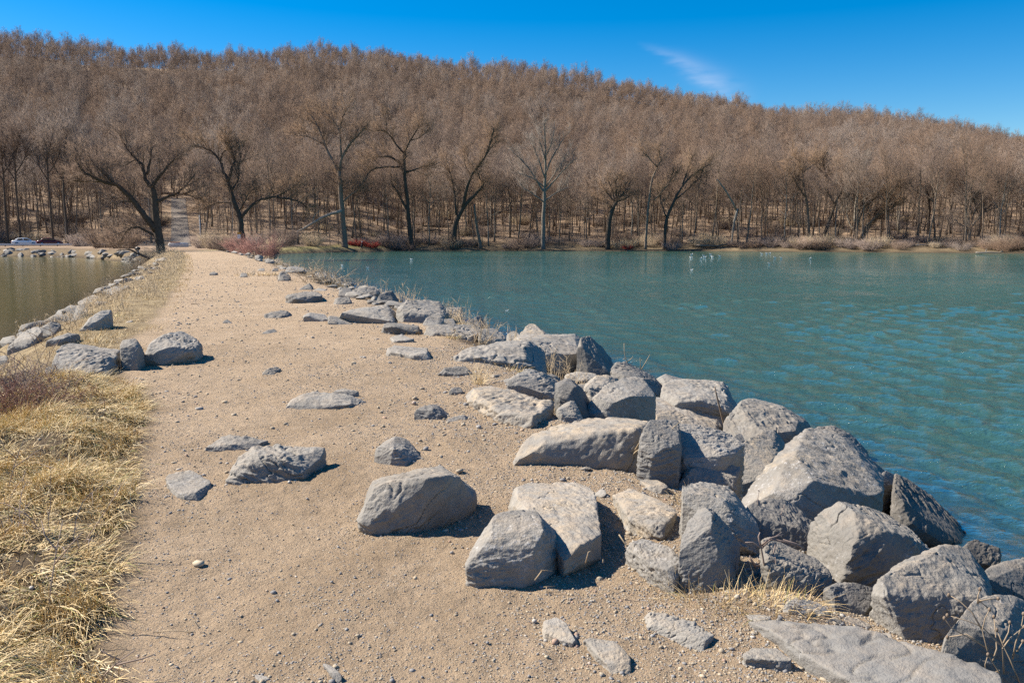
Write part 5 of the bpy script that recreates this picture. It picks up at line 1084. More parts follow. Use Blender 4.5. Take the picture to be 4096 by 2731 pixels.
weed('dry_weed', 'tangle of bare dry stems sprawling before the black gap', 'E', 560, 900, [
 '600,1050 590,900 560,760 540,640 480,600 430,600', '560,760 620,690 640,600', '560,760 500,760 470,720 460,690', '600,1000 640,900 645,780 635,700', '430,940 380,850 365,780 370,700', '700,910 620,870 540,880 480,830 450,850', '540,640 580,600 680,530', '540,620 600,570 690,545', '600,575 720,600 830,640', '590,900 680,880 700,930', '380,850 450,910 460,960', '560,1000 500,920 450,900', '330,1000 260,960 200,930', '640,780 560,800 480,810 410,840', '540,640 520,560 530,530', '470,720 500,780 520,740', '830,640 780,610 690,580'], M_stem_mauve, .0055, 5, None, 'plant', 5)
weed('dry_weed', 'fine upright weed stems against the lit face of the largest boulder', 'E', 440, 560, ['430,560 420,450 390,400 350,330', '440,540 450,430 410,370', '520,400 515,300 525,235', '525,250 515,235', '620,480 670,420 700,340', '640,470 600,440', '650,450 690,410', '430,540 445,470 460,440'], M_stem_mauve, .0028, 5, None, 'plant', 6)
weed('dry_weed', 'dead bramble stems tangled in front of the square black-fronted block', 'B', 1330, 1010, [
 '1200,950 1280,870 1400,800 1500,740 1590,660', '1240,980 1330,900 1440,880 1540,860', '1280,1010 1400,960 1560,920', '1300,1050 1420,1040 1560,1050', '1350,1060 1420,950 1440,830 1410,760', '1480,1080 1500,950 1540,880', '1060,900 1150,830 1270,760 1330,730', '1290,1000 1380,860 1470,790', '1330,1060 1450,1000 1520,960', '1400,1060 1390,930 1350,850', '1130,900 1200,840 1240,780', '1500,1100 1580,1080 1650,1090', '1420,960 1480,930 1520,900', '1440,880 1480,820 1560,770', '1250,900 1310,800 1340,710', '1000,920 1100,915 1160,912'], M_stem, .0058, 5, None, 'plant', 7)
weed('dry_weed', 'single pale stem in front of the broad speckled boulder', 'B', 1880, 1140, ['1905,1140 1885,1040 1865,960', '1745,1130 1735,1085 1730,1060'], M_stem, .0042, 5, None, 'plant', 8)
weed('twig', 'broken pale twigs at the shaded foot of the big front boulder', 'D', 1400, 960, ['1330,860 1380,790 1370,790 1450,795', '1410,1000 1412,905 1390,905 1470,900', '1680,740 1700,665 1715,660', '1800,740 1800,715'], M_stem, .0032, 5, None, 'twig', 9)
weed('twig', 'thin curved twig lying on the dirt near the bottom edge', 'D', 1300, 1320, ['1180,1292 1250,1300 1340,1325 1465,1356'], M_bark, .0035, 5, None, 'twig', 10)
weed('twig', 'pale straight straw lying on the path near the bottom edge', 'D', 150, 1485, ['65,1480 150,1484 260,1490'], M_stem, .0045, 5, None, 'twig', 11)
weed('twig', 'long straw lying across the low wedge of grey rock', 'D', 2050, 700, ['1910,545 1960,620 2060,710 2150,790', '2060,710 2180,725', '2060,705 2075,660 2080,640'], M_stem, .0035, 5, None, 'twig', 12)
weed('twig', 'dark thin stick on the far middle of the path', 'F', 1345, 718, ['1315,715 1345,716 1375,718'], M_bark, .012, 5, None, 'twig', 13)
weed('twig', 'long straw lying on the left of the path', 'F', 870, 855, ['780,865 850,858 920,845', '940,832 970,826 995,820'], M_stem, .010, 5, None, 'twig', 14)
weed('twig', 'bent straws lying beside the verge in front', 'G', 1100, 1300, ['990,1250 1015,1285 1010,1300', '940,1305 1060,1308 1130,1290 1210,1265', '780,1310 860,1300 940,1305'], M_stem, .0028, 5, None, 'twig', 15)
for i, (sx, sy, tx, ty, lab) in enumerate([(30, 640, 120, 330, 'tall forked weed stem rising from the left verge'), (240, 1240, 320, 740, 'thin leaning stem crossing the left verge'), (500, 1568, 690, 1400, 'straw stem leaning right at the bottom of the left verge')]):
    weed('dry_weed', lab, 'G', sx, sy, [f'{sx},{sy} {sx+(tx-sx)*.3},{sy+(ty-sy)*.4} {sx+(tx-sx)*.6},{sy+(ty-sy)*.7} {tx},{ty}', f'{sx+(tx-sx)*.6},{sy+(ty-sy)*.7} {sx+(tx-sx)*.6-60},{sy+(ty-sy)*.85} {sx+(tx-sx)*.4-60},{ty}', f'{sx+(tx-sx)*.45},{sy+(ty-sy)*.55} {tx+40},{sy+(ty-sy)*.75} {tx+100},{sy+(ty-sy)*.88}'], M_stem_mauve, .0035, 5, None, 'plant', 20+i)
def bramble(crop, x, y, label, n, h, w, mat, r_=.004, seed=0, name='bramble', sub=5):
    rg = np.random.RandomState(500+seed); p = ray_hit(*cpx(crop, x, y)); g_ = Geo(); A0, A1 = [], []
    for k in range(n):
        b0 = np.array([rg.normal()*w*.35, rg.normal()*w*.3, -.05]); b0[2] += t1(p[0]+b0[0], p[1]+b0[1])-p[2]; d = unit(np.array([rg.normal()*.55, rg.normal()*.45, 1.0])); L = h*rg.uniform(.5, 1.15); P = [b0]; cv = rg.normal(size=3)*.35; cv[2] = -rg.uniform(.1, .5)
        for s_ in range(6): d = unit(d+cv*.28+rg.normal(size=3)*.12); P.append(P[-1]+d*L/6)
        P = np.array(P); g_.tube(P, np.linspace(r_, r_*.4, 7), 4, False)
        for s_ in range(sub):
            i = rg.randint(2, 7); A0.append(P[i]); A1.append(P[i]+unit(P[i]-P[i-1]+rg.normal(size=3)*.7)*L*rg.uniform(.1, .32))
    V, F = spikes(A0, A1, r_*.55); g_.add(V, F.tolist())
    return tag(obj(name, g_.mesh(name, mat), None, p), label, 'shrub')
bramble('H', 230, 1420, 'pale dead bramble thicket at the left edge, nearest the verge', 120, .42, .6, M_brush, .0036, 1)
bramble('H', 60, 1250, 'pinkish grey bramble at the left picture edge', 110, .5, .6, M_stem_mauve, .0038, 2)
bramble('H', 330, 1020, 'bramble stems in front of the slanted grey rock by the pond', 24, .7, .7, M_stem_mauve, .0050, 3)
bramble('H', 100, 1480, 'dark reddish brown brush at the left picture edge above the verge', 190, .40, .8, M_brush, .0034, 15)
bramble('H', 330, 1330, 'short mauve bramble at the top corner of the verge', 90, .34, .6, M_stem_mauve, .0034, 16)
bramble('G', 60, 900, 'thin bare stems standing in the middle of the left verge', 26, .5, .5, M_stem_mauve, .0034, 4)
bramble('H', 680, 560, 'dry stalks between the pond rocks and the sloping pale slab', 18, .6, .6, M_stem, .006, 5)
bramble('H', 1180, 60, 'grey dry bush hiding the farthest left bank rocks', 60, .8, 1.2, M_stem, .007, 6)
bramble('F', 780, 590, 'feathery pale dry bush over the pond on the left bank', 70, 1.0, 1.8, M_stem, .009, 7)
bramble('F', 880, 480, 'feathery pale dry bush farther along the left bank', 130, 1.6, 2.6, M_stem, .013, 8)
bramble('F', 1010, 420, 'grey-tan bush below the great dark tree', 150, 1.8, 3.4, M_stem, .02, 9)
bramble('J', 430, 1000, 'round dry bush on the waterline of the far right bank', 110, 1.0, 1.6, M_stem, .010, 10)
bramble('J', 30, 980, 'spiky dry stalks over the far right rocks', 70, 1.1, 1.8, M_stem, .010, 11)
bramble('A', 1090, 450, 'small pale seed stalks behind the leaning black-faced rock', 30, .7, 1.0, M_stem, .008, 12)
bramble('A', 1830, 700, 'thin dry stalks by the water near the grey rock with a dark crown', 16, .8, .7, M_stem, .007, 13)
bramble('A', 1720, 800, 'dry stalks on the end of the pale ledge', 24, .55, .5, M_stem, .006, 14)
# ---------------------------------------------------------------- person walking on the beach
M_skin = simple('skin', (.50, .30, .22), .6); M_coat = simple('coat_black', (.018, .018, .022), .8); M_trs = simple('trousers_navy', (.022, .024, .035), .8); M_hat = simple('hat_white', (.75, .75, .73), .8)
def skin_mesh(name, verts, edges, rad, mat):
    me = bpy.data.meshes.new(name); me.from_pydata(verts, edges, []); o = bpy.data.objects.new(name, me); C.objects.link(o)
    sk = o.modifiers.new('s', 'SKIN'); 
    for i, r_ in enumerate(rad): me.skin_vertices[0].data[i].radius = (r_, r_)
    me.skin_vertices[0].data[0].use_root = True
    o.modifiers.new('u', 'SUBSURF').levels = 2; bpy.context.view_layer.update()
    m2 = bpy.data.meshes.new_from_object(o.evaluated_get(bpy.context.evaluated_depsgraph_get())); m2.name = name; m2.materials.clear(); m2.materials.append(mat); m2.polygons.foreach_set('use_smooth', np.ones(len(m2.polygons), bool))
    bpy.data.objects.remove(o); return m2
J_ = [(0, 0, .92), (.02, 0, 1.15), (.05, 0, 1.40), (.07, 0, 1.52), (.10, 0, 1.60), (.12, 0, 1.70), (0, .10, .88), (.16, .10, .50), (.22, .10, .08), (.34, .10, .03), (0, -.10, .88), (-.06, -.10, .48), (-.30, -.10, .12), (-.22, -.10, .03),
      (.05, .19, 1.38), (-.02, .25, 1.12), (.10, .25, .90), (.16, .24, .82), (.05, -.19, 1.38), (.06, -.25, 1.10), (.20, -.24, .92), (.26, -.23, .85)]
E_ = [(0, 1), (1, 2), (2, 3), (3, 4), (4, 5), (0, 6), (6, 7), (7, 8), (8, 9), (0, 10), (10, 11), (11, 12), (12, 13), (2, 14), (14, 15), (15, 16), (16, 17), (2, 18), (18, 19), (19, 20), (20, 21)]
RD_ = [.13, .125, .14, .06, .095, .08, .095, .07, .05, .04, .095, .07, .05, .04, .065, .05, .04, .035, .065, .05, .04, .035]
for py_ in np.arange(176, 192, .5):          # first dry ground along this line of the beach
    p = at_depth(1300+505/3.443, 990, py_); pz_ = t1(p[0], py_)
    if pz_ > WATER+.30: break
pe = obj('person', skin_mesh('person', J_, E_, RD_, M_skin), None, (p[0], py_, pz_)); pe.rotation_euler = (0, 0, R(20)); pe.scale = (1.02,)*3
tag(pe, 'person in dark clothes and a white hat walking along the far beach', 'person')
ci_ = [0, 1, 2, 3, 14, 15, 16, 18, 19, 20]; cm_ = {v: i for i, v in enumerate(ci_)}
obj('coat', skin_mesh('coat', [J_[i] for i in ci_], [(cm_[a], cm_[b_]) for a, b_ in E_ if a in cm_ and b_ in cm_], [RD_[i]+.022 for i in ci_], M_coat), pe)
ci_ = [0, 6, 7, 8, 10, 11, 12]; cm_ = {v: i for i, v in enumerate(ci_)}
obj('trousers', skin_mesh('trousers', [J_[i] for i in ci_], [(cm_[a], cm_[b_]) for a, b_ in E_ if a in cm_ and b_ in cm_], [RD_[i]+.018 for i in ci_], M_trs), pe)
hg = Geo(); hg.ball((.115, 0, 1.70), (.125, .115, .10), 12, 8); hg.tube([(.12, 0, 1.665), (.125, 0, 1.68)], [.15, .15], 12); obj('hat', hg.mesh('hat', M_hat, True), pe)

# ---------------------------------------------------------------- shrubs of the far shore
def shrub_mesh(seed, h, w, n, mat, r_, n3=5):
    rg = np.random.RandomState(seed); A0, A1, RR_ = [], [], []
    a = rg.uniform(0, 6.3, n); rad = w*.18*np.sqrt(rg.uniform(0, 1, n)); b0 = np.stack([rad*np.cos(a), rad*np.sin(a), np.full(n, -.1)], 1)
    d = unit(np.stack([np.cos(a)*rg.uniform(.1, 1.0, n)*w/h, np.sin(a)*rg.uniform(.1, 1.0, n)*w/h, np.ones(n)], 1)); L = h*rg.uniform(.6, 1.1, (n, 1)); m1 = b0+d*L*.55; d2 = unit(d+rg.normal(size=(n, 3))*.25+np.array([0, 0, .15])); e = m1+d2*L*.5
    A0 += [b0, m1]; A1 += [m1+d*L*.06, e]; RR_ += [np.full(n, r_), np.full(n, r_*.7)]
    s0 = np.repeat(m1, n3, 0)+np.repeat(e-m1, n3, 0)*rg.uniform(-.7, .9, (n*n3, 1)); s1 = s0+unit(np.repeat(d2, n3, 0)+rg.normal(size=(n*n3, 3))*.55)*h*rg.uniform(.12, .34, (n*n3, 1))
    A0.append(s0); A1.append(s1); RR_.append(np.full(n*n3, r_*.6)); V, F = spikes(np.concatenate(A0), np.concatenate(A1), np.concatenate(RR_))
    return mesh('shrub', V, F, mat)
def put(name, me, crop, x, y, label, cat, group=None, scale=1.0, Y=None):
    q_ = cpx(crop, x, y); p = ray_hit(*q_)
    if Y: p = at_depth(*q_, Y); p[2] = t1(p[0], p[1])
    o = obj(name, me, None, p); o.scale = (scale,)*3; return tag(o, label, cat, group)
put('red_stemmed_shrub', shrub_mesh(1, 3.0, 4.0, 300, M_twig_rose, .016, 6), 'F', 1800, 385, 'rose-red shrub on the right of the path end, beside the water', 'shrub', Y=80)
put('red_stemmed_shrub', shrub_mesh(2, 2.2, 3.0, 160, M_twig_rose, .018, 6), 'F', 1650, 330, 'low reddish shrub left of the rose-red shrub by the path', 'shrub', Y=90)
put('red_stemmed_shrub', shrub_mesh(3, 1.9, 6.0, 420, M_twig_red, .022, 6), 'J', 440, 505, 'bright red low bush behind the walking person', 'shrub', Y=py_+4)
put('red_stemmed_shrub', shrub_mesh(4, 1.7, 4.6, 300, M_twig_red, .022, 6), 'J', 640, 508, 'bright red bush right of the walking person', 'shrub', Y=py_+4.5)
put('red_stemmed_shrub', shrub_mesh(5, 1.3, 3.6, 160, M_twig_red, .022, 5), 'L', 1970, 1680, 'small red bush near the ball-crowned tree', 'shrub', Y=190)
SB = [shrub_mesh(10+i, 2.6, 4.4, 210, m_, .02, 6) for i, m_ in enumerate((M_stem_mauve, M_stem, M_twig, M_twig))]
put('shrub', SB[0], 'J', 930, 508, 'large rounded grey-brown bush right of the red bushes', 'shrub', scale=1.6, Y=190)
put('shrub', SB[2], 'J', 1140, 515, 'dark brown bush at the foot of the crooked drooping tree', 'shrub', scale=.9, Y=188)
put('shrub', SB[1], 'F', 1480, 290, 'brown bush between the two dark trees at the path end', 'shrub', scale=1.1, Y=118)
put('shrub', SB[0], 'F', 1400, 270, 'pinkish brown bush beside the utility pole', 'shrub', scale=1.0, Y=125)
put('shrub', SB[2], 'F', 1540, 300, 'dark bush left of the tree with the long low limb', 'shrub', scale=1.1, Y=114)
put('shrub', SB[2], 'F', 1950, 260, 'brown bush below the propped fallen trunk', 'shrub', scale=1.7, Y=165)
put('shrub', SB[1], 'F', 2150, 290, 'tan bush behind the grassy beach', 'shrub', scale=1.3, Y=172)
put('shrub', SB[3], 'F', 720, 330, 'brown bush across the pond left of the great dark tree', 'shrub', scale=1.6, Y=130)
put('shrub', SB[2], 'F', 850, 330, 'dense brown bush just left of the great dark tree', 'shrub', scale=1.5, Y=122)
put('shrub', SB[0], 'F', 560, 350, 'low greyish bush on the stone embankment across the pond', 'shrub', scale=1.1, Y=150)
rsb = np.random.RandomState(31)
for k in range(230):
    px_ = rsb.uniform(-60, 4160); d_ = px_dir(px_, 990); thd = math.degrees(math.atan2(d_[0], d_[1])); thr_ = R(thd)
    edge_ = k % 2 == 0
    if thd < -22.5: r_ = np.interp(thd, SH_T, HS_R)+rsb.uniform(1, 40)
    else: r_ = np.interp(thd, SH_T, SH_R)+(rsb.uniform(1.5, 8) if edge_ else rsb.uniform(10, 60))
    x_, y_ = r_*math.sin(thr_), r_*math.cos(thr_)
    if bool(road_clear(np.array(x_), np.array(y_))) or (-20 < thd < -9 and edge_): continue
    o = obj('shrub', SB[rsb.randint(4)], None, (x_, y_, t1(x_, y_)-.1)); s_ = rsb.uniform(.5, 1.25); o.scale = (s_*1.15, s_*1.15, s_); o.rotation_euler = (0, 0, rsb.uniform(0, 6.3))
    if edge_: tag(o, 'low brown bush on the far shoreline at the foot of the wood', 'shrub', 'shoreline bushes of the far shore')
    else: tag(o, 'brown undergrowth bush between the trunks of the hillside wood', 'shrub', 'undergrowth bushes in the hillside wood')
# fallen logs and driftwood
def log_mesh(seed, L, r_, mat, br=2):
    rg = np.random.RandomState(seed); n = 7; x = np.linspace(-.5, .5, n)*L; P = np.stack([x, rg.normal(size=n)*.03*L*.3, r_*.7+np.abs(rg.normal(size=n))*.02*L], 1); g_ = Geo(); g_.tube(P, np.linspace(r_, r_*.45, n), 7)
    for k in range(br):
        i = rg.randint(2, n-1); d = unit(np.array([.6, rg.normal()*.5, rg.uniform(.2, .9)])); g_.tube(np.array([P[i], P[i]+d*L*.1, P[i]+d*L*.2+np.array([0, 0, .05*L])]), [r_*.4, r_*.3, r_*.12], 5)
    return g_.mesh('log', mat, True)
LG = [log_mesh(1, 7, .22, M_bark_dark), log_mesh(2, 9, .25, M_bark), log_mesh(3, 6, .18, M_bark_pale, 3)]
for k in range(46):
    thd = rsb.uniform(-33, 33); thr_ = R(thd); r_ = np.interp(thd, SH_T, HS_R)+rsb.uniform(0, 75); x_, y_ = r_*math.sin(thr_), r_*math.cos(thr_)
    if bool(road_clear(np.array(x_), np.array(y_))): continue
    o = obj('fallen_log', LG[rsb.randint(2)], None, (x_, y_, t1(x_, y_)+.05)); s_ = rsb.uniform(.6, 1.3); o.scale = (s_,)*3; o.rotation_euler = (0, 0, rsb.normal()*.4)
    tag(o, 'dark fallen log on the leaf litter between the trunks', 'log', 'fallen logs in the hillside wood')
for x, y, s_, rz, lab in [(1560, 1210, .55, .1, 'short pale driftwood log on the far shore below the antler-topped tree'), (1640, 1217, .9, .05, 'long pale driftwood log at the far right shoreline'), (2110, 1228, .8, -.1, 'pale driftwood log right of the bleached-branch tree'), (2260, 1215, .8, .9, 'bleached branch sticking up from the shoreline at the right edge'),
                          (95, 1190, .5, .0, 'pale stone-like log on the shore below the leaning snapped trunk'), (1745, 1210, .25, 1.2, 'small pale stump of driftwood at the far right shoreline')]:
    p = at_z(*cpx('M', x, y), WATER+.1); p = p*np.array([1, 1, 0])*1.012; o = obj('driftwood_log', LG[2], None, (p[0], p[1], max(t1(p[0], p[1]), WATER)+.05)); o.scale = (s_,)*3; o.rotation_euler = (0, -.25 if rz > .5 else 0, rz); tag(o, lab, 'driftwood')
p = at_z(*cpx('J', 1970, 490), WATER+.2); o = obj('driftwood_log', LG[2], None, (p[0], p[1]+1, max(t1(p[0], p[1]+1), WATER)+.1)); o.scale = (.45,)*3; o.rotation_euler = (0, -.3, .3); tag(o, 'white driftwood branch at the far shore right of the leaning tree', 'driftwood')
for x, y, s_, lab in [(90, 545, .35, 'dark log lying at the water edge of the grassy beach'), (220, 538, .4, 'second dark log on the grassy beach, nearer the walking person')]:
    p = at_z(*cpx('J', x, y), WATER+.15); o = obj('driftwood_log', LG[0], None, (p[0], p[1], max(t1(p[0], p[1]), WATER)+.05)); o.scale = (s_,)*3; o.rotation_euler = (0, 0, .15); tag(o, lab, 'driftwood')
shore_tree('dead_branch', 'dark bare branch hanging low over the pond from the left bank', 'F', 95, [('1020,400 970,375 900,345 860,335', 20, 8), ('900,345 840,340 800,355', 8, 4), ('970,375 940,350 900,320', 8, 4)], 1.0, M_bark_dark, M_twig, crown=False, seed=60, cat='branch')

# ---------------------------------------------------------------- gulls on the water
M_white = simple('gull_white', (.82, .82, .80), .6); M_greyw = simple('gull_grey', (.38, .40, .43), .6); M_bill = simple('gull_bill', (.65, .42, .08), .5)
def gull_parts():
    V = []; k = 10; xs = np.linspace(-.26, .20, 9); w_ = [.012, .05, .085, .10, .105, .10, .085, .06, .02]; h_ = [.012, .035, .06, .085, .095, .095, .085, .06, .02]; zc_ = [.13, .11, .09, .075, .07, .07, .08, .095, .11]
    g_ = Geo(); F = [[i*k+j, i*k+(j+1) % k, (i+1)*k+(j+1) % k, (i+1)*k+j] for i in range(8) for j in range(k)]
    for x, w, h, z in zip(xs, w_, h_, zc_):
        for j in range(k): a = 2*math.pi*j/k; V.append([x, w*math.cos(a), z+h*math.sin(a)])
    g_.add(V, F); g_.tube([(.14, 0, .11), (.18, 0, .17), (.20, 0, .23), (.21, 0, .26)], [.06, .045, .042, .03], 8); g_.ball((.225, 0, .255), (.055, .042, .045), 8, 6)
    wg = Geo()
    for s_ in (-1, 1): wg.add(np.array([[.10, s_*.085, .11], [.0, s_*.112, .13], [-.16, s_*.10, .14], [-.33, s_*.03, .16], [-.16, s_*.06, .175], [.0, s_*.06, .175]]), [[0, 1, 2, 3, 4, 5] if s_ > 0 else [5, 4, 3, 2, 1, 0]])
    bl = Geo(); bl.tube([(.27, 0, .252), (.31, 0, .248), (.325, 0, .24)], [.013, .01, .004], 6)
    return g_.mesh('body', M_white, True), wg.mesh('wing', M_greyw), bl.mesh('bill', M_bill, True)
gb, gw, gbl = gull_parts()
def gull(px_, py_, label, group=None):
    p = at_z(px_, py_, WATER); o = obj('gull', gb, None, (p[0], p[1], WATER-.02)); o.rotation_euler = (0, 0, rsb.uniform(-.6, .6)+(math.pi if rsb.rand() < .6 else 0)); o.scale = (min(.95, 14/FPX*p[1]/.6),)*3
    obj('wing', gw, o); obj('bill', gbl, o); tag(o, label, 'gull', group)
for x, y in [(573, 238), (563, 283), (739, 258), (699, 292), (756, 278), (833, 236), (858, 270), (960, 263)]: gull(2600+x/3.443, 950+y/3.443, 'white gull of the left-hand flock floating near the far shore', 'left-hand gull flock')
for x, y in [(1538, 228), (1607, 225), (1650, 222), (1720, 283), (1805, 286)]: gull(2600+x/3.443, 950+y/3.443, 'white gull of the right-hand flock floating near the far shore', 'right-hand gull flock')
gull(2600+2205/3.443, 950+295/3.443, 'lone gull right of both floating flocks'); gull(2600+575/3.443, 950+450/3.443, 'lone gull nearer than the left-hand floating flock'); gull(2600+1640/3.443, 950+365/3.443, 'lone gull nearer than the right-hand floating flock')
gull(1300+590/3.443, 850+765/3.443, 'white gull alone on the lake just beyond the far right bank rocks'); gull(1300+240/3.443, 850+735/3.443, 'pale gull on the water closest to the far right bank'); gull(1300+1190/3.443, 850+650/3.443, 'lone gull in front of the leaning shore tree'); gull(900+1942/1.721, 900+590/1.721, 'lone gull off the dark triangular waterline rock')

# ---------------------------------------------------------------- road, cars, guardrail, pole, sign
M_glass = simple('car_glass', (.03, .045, .045), .08, 0, .6); M_tyre = simple('tyre', (.02, .02, .02), .9); M_rim = simple('rim', (.5, .5, .52), .3, .8); M_tail = simple('tail_lamp', (.5, .01, .01), .3); M_head = simple('head_lamp', (.8, .8, .78), .15)
M_steel = simple('galvanised_steel', (.50, .51, .53), .45, .6); M_post = simple('weathered_wood', (.16, .13, .10), .9)
def loft(secs):
    """secs: list of (x, half width, z low, z high); rounded box sections"""
    V = []; k = 8
    for x, w, z0, z1 in secs:
        c_ = min(.12, w*.3, (z1-z0)*.3); V += [[x, -w, z0+c_], [x, -w, z1-c_], [x, -w+c_, z1], [x, w-c_, z1], [x, w, z1-c_], [x, w, z0+c_], [x, w-c_, z0], [x, -w+c_, z0]]
    F = [[i*k+j, i*k+(j+1) % k, (i+1)*k+(j+1) % k, (i+1)*k+j] for i in range(len(secs)-1) for j in range(k)] + [list(range(k))[::-1], [(len(secs)-1)*k+j for j in range(k)]]
    g_ = Geo(); g_.add(V, F); return g_
def car(loc, rz, paint, label):
    e = empty('parked_car', loc); e.rotation_euler = (0, 0, rz)
    obj('body', loft([(-2.2, .72, .38, .80), (-2.1, .82, .30, .95), (-1.3, .87, .26, 1.00), (0, .88, .24, .98), (1.1, .87, .26, .94), (1.9, .80, .30, .80), (2.2, .70, .36, .66)]).mesh('body', paint, True), e)
    obj('cabin', loft([(-1.75, .62, .93, 1.0), (-1.15, .68, .93, 1.40), (-.3, .70, .93, 1.47), (.45, .68, .93, 1.41), (1.15, .66, .90, .97)]).mesh('cabin', paint, True), e)
    for s_ in (-1, 1):
        for x0, x1, zt0, zt1 in ((-1.25, -.32, 1.33, 1.38), (-.24, .62, 1.38, 1.28)):
            g_ = Geo(); g_.add([[x0, s_*.70, 1.0], [x1+(.25 if x1 > 0 else 0), s_*.70, 1.0], [x1-.1, s_*.72, zt1], [x0+.12, s_*.72, zt0], [x0, s_*.66, 1.0], [x1+(.25 if x1 > 0 else 0), s_*.66, 1.0], [x1-.1, s_*.62, zt1], [x0+.12, s_*.62, zt0]], [[0, 1, 2, 3], [7, 6, 5, 4], [0, 4, 5, 1], [1, 5, 6, 2], [2, 6, 7, 3], [3, 7, 4, 0]]); obj('window', g_.mesh('window', M_glass), e)
        for x in (-1.38, 1.36):
            g_ = Geo(); g_.tube([(x, s_*.70, .32), (x, s_*.74, .32), (x, s_*.88, .32), (x, s_*.90, .32)], [.26, .32, .32, .27], 16); w_ = obj('wheel', g_.mesh('wheel', M_tyre, True), e)
            g_ = Geo(); g_.tube([(x, s_*.895, .32), (x, s_*.91, .32)], [.2, .18], 14); obj('rim', g_.mesh('rim', M_rim, True), w_)
        g_ = Geo(); g_.box((-2.16, s_*.58, .78), (.14, .30, .16)); obj('tail_lamp', g_.mesh('tail_lamp', M_tail), e)
        g_ = Geo(); g_.box((2.10, s_*.56, .66), (.16, .28, .12)); obj('headlight', g_.mesh('headlight', M_head), e)
    for x0, x1, z0, z1, s_ in ((-1.78, -1.22, 1.0, 1.36, 1), (1.10, .52, .98, 1.36, 1)):
        g_ = Geo(); o_ = -.03 if x0 < 0 else .03
        g_.add([[x0+o_, -.55, z0+.02], [x0+o_, .55, z0+.02], [x1+o_, .5, z1+.02], [x1+o_, -.5, z1+.02], [x0-o_*2, -.55, z0-.06], [x0-o_*2, .55, z0-.06], [x1-o_*2, .5, z1-.06], [x1-o_*2, -.5, z1-.06]], [[0, 1, 2, 3], [7, 6, 5, 4], [0, 4, 5, 1], [1, 5, 6, 2], [2, 6, 7, 3], [3, 7, 4, 0]]); obj('windscreen', g_.mesh('windscreen', M_glass), e)
    return tag(e, label, 'car')
for px_, paint, lab, rz in ((100, simple('paint_white', (.78, .78, .78), .25), 'white car parked on the lower road behind the guardrail', .05), (200, simple('paint_red', (.09, .008, .012), .25), 'dark red car parked on the lower road, right of the white car', .05)):
    d_ = px_dir(px_, 980); h_ = 184/math.hypot(d_[0], d_[1]); x_, y_ = d_[0]*h_, d_[1]*h_; car((x_, y_, t1(x_, y_)+.07), -math.atan2(x_, y_)*0+R(30)+rz, paint, lab)
g_ = Geo(); gt_ = np.radians(np.linspace(-46, -25.5, 46)); gx_ = 173*np.sin(gt_); gy_ = 173*np.cos(gt_); gz_ = terrain(gx_, gy_, False)
pf = [(-.03, .42), (.05, .48), (-.02, .54), (-.02, .58), (.05, .64), (-.03, .72)]; V = []
for x, y, z in zip(gx_, gy_, gz_): V += [[x, y-dy, z+dz-.22] for dy, dz in pf] + [[x, y+.04-dy, z+dz-.22] for dy, dz in pf[::-1]]
k = 12; g_.add(V, [[i*k+j, i*k+(j+1) % k, (i+1)*k+(j+1) % k, (i+1)*k+j] for i in range(len(gx_)-1) for j in range(k)])
gr_o = empty('guardrail', (-100, 141.2, t1(-100, 141.2))); tag(gr_o, 'long galvanised guardrail along the lower road across the pond', 'guardrail')
o3 = np.array(gr_o.location); rail = g_.mesh('rail', M_steel, True); V = np.empty(len(rail.vertices)*3, np.float32); rail.vertices.foreach_get('co', V); rail.vertices.foreach_set('co', (V.reshape(-1, 3)-o3).astype(np.float32).ravel()); obj('rail', rail, gr_o)
for th_ in np.radians(np.arange(-45.8, -25.6, .9)):
    x, y = 173.12*math.sin(th_), 173.12*math.cos(th_); z = t1(x, y); g_ = Geo(); g_.box((x-o3[0], y-o3[1], z-o3[2]+.1), (.12, .14, .85)); obj('post', g_.mesh('post', M_post), gr_o)
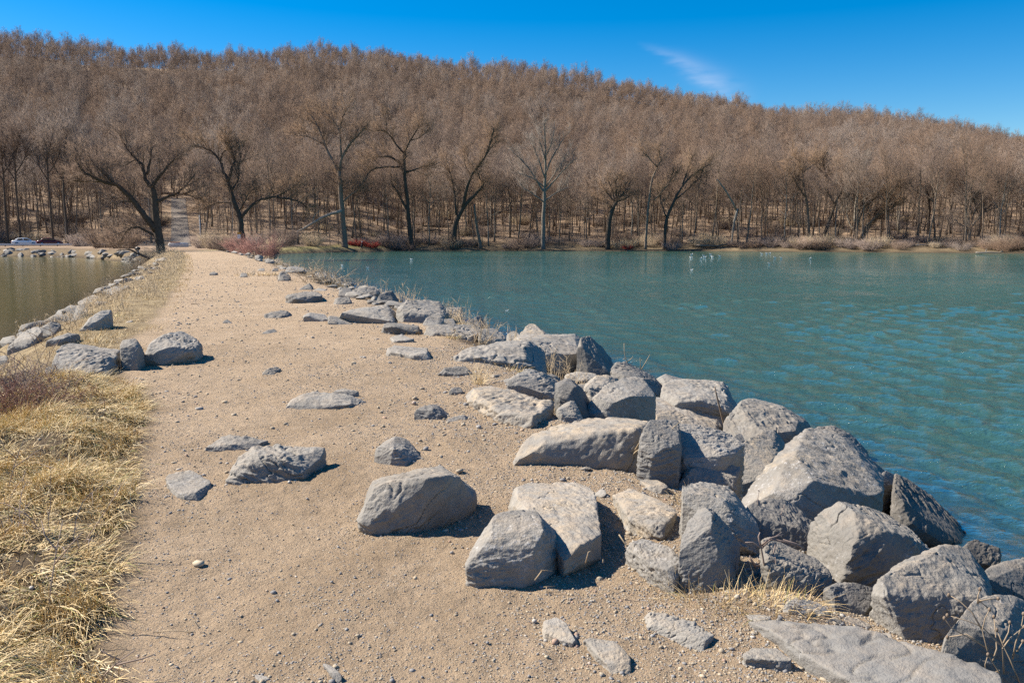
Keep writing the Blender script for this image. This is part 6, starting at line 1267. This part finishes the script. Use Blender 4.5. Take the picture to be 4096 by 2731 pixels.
# utility pole, trail sign on the tree, road barrier, capped post
p = at_depth(802, 952, 135); z = t1(p[0], p[1]); g_ = Geo(); g_.tube([(0, 0, -.5), (0, 0, 3), (0, 0, 5.2)], [.11, .10, .09], 10)
po = obj('pole', g_.mesh('pole', simple('pole_grey', (.42, .40, .38), .8), True), None, (p[0], p[1], z)); tag(po, 'thin grey pole among the bushes beside the path end', 'pole')
p = at_depth(956, 945, 106); g_ = Geo(); g_.box((0, 0, 0), (.40, .05, .52)); so_ = obj('trail_sign', g_.mesh('trail_sign', simple('sign_white', (.80, .80, .80), .5)), None, (p[0], p[1]-.0, EYE+(950-946)/FPX*106))
g_ = Geo(); g_.box((0, -.002, .40), (.46, .055, .24)); obj('marker', g_.mesh('marker', simple('sign_orange', (.75, .30, .02), .5)), so_)
g_ = Geo(); g_.tube([(0, .06, -2.2), (0, .06, .5)], [.05, .05], 8); obj('post', g_.mesh('post', M_post, True), so_); tag(so_, 'small white sign with an orange top beside the tree with the long low limb', 'sign')
p = at_depth(712, 950, 140); z = t1(p[0], p[1]); g_ = loft([(-1.6, .22, 0, .55), (-1.4, .26, -.1, .75), (1.4, .26, -.1, .75), (1.6, .22, 0, .55)]); bo = obj('road_barrier', g_.mesh('road_barrier', simple('concrete_pale', (.52, .50, .47), .9), True), None, (p[0], p[1], z)); bo.rotation_euler = (0, 0, .1)
g_ = Geo(); g_.box((-.5, -.01, .80), (1.6, .5, .08)); obj('stripe', g_.mesh('stripe', simple('orange_paint', (.70, .25, .06), .6)), bo); tag(bo, 'low pale barrier with an orange strip across the road at the path end', 'barrier')
p = at_depth(552, 1000, 104); z = t1(p[0], p[1]); g_ = Geo(); g_.tube([(0, 0, -1.2), (0, 0, .55)], [.12, .12], 10); bp = obj('bollard', g_.mesh('bollard', simple('post_pale', (.40, .42, .45), .8), True), None, (p[0], p[1], max(z, WATER)+.2))
g_ = Geo(); g_.ball((0, 0, .70), (.30, .30, .22), 12, 7); obj('cap', g_.mesh('cap', simple('cap_black', (.02, .02, .025), .5), True), bp); tag(bp, 'short black-capped post at the pond edge left of the great dark tree', 'post')
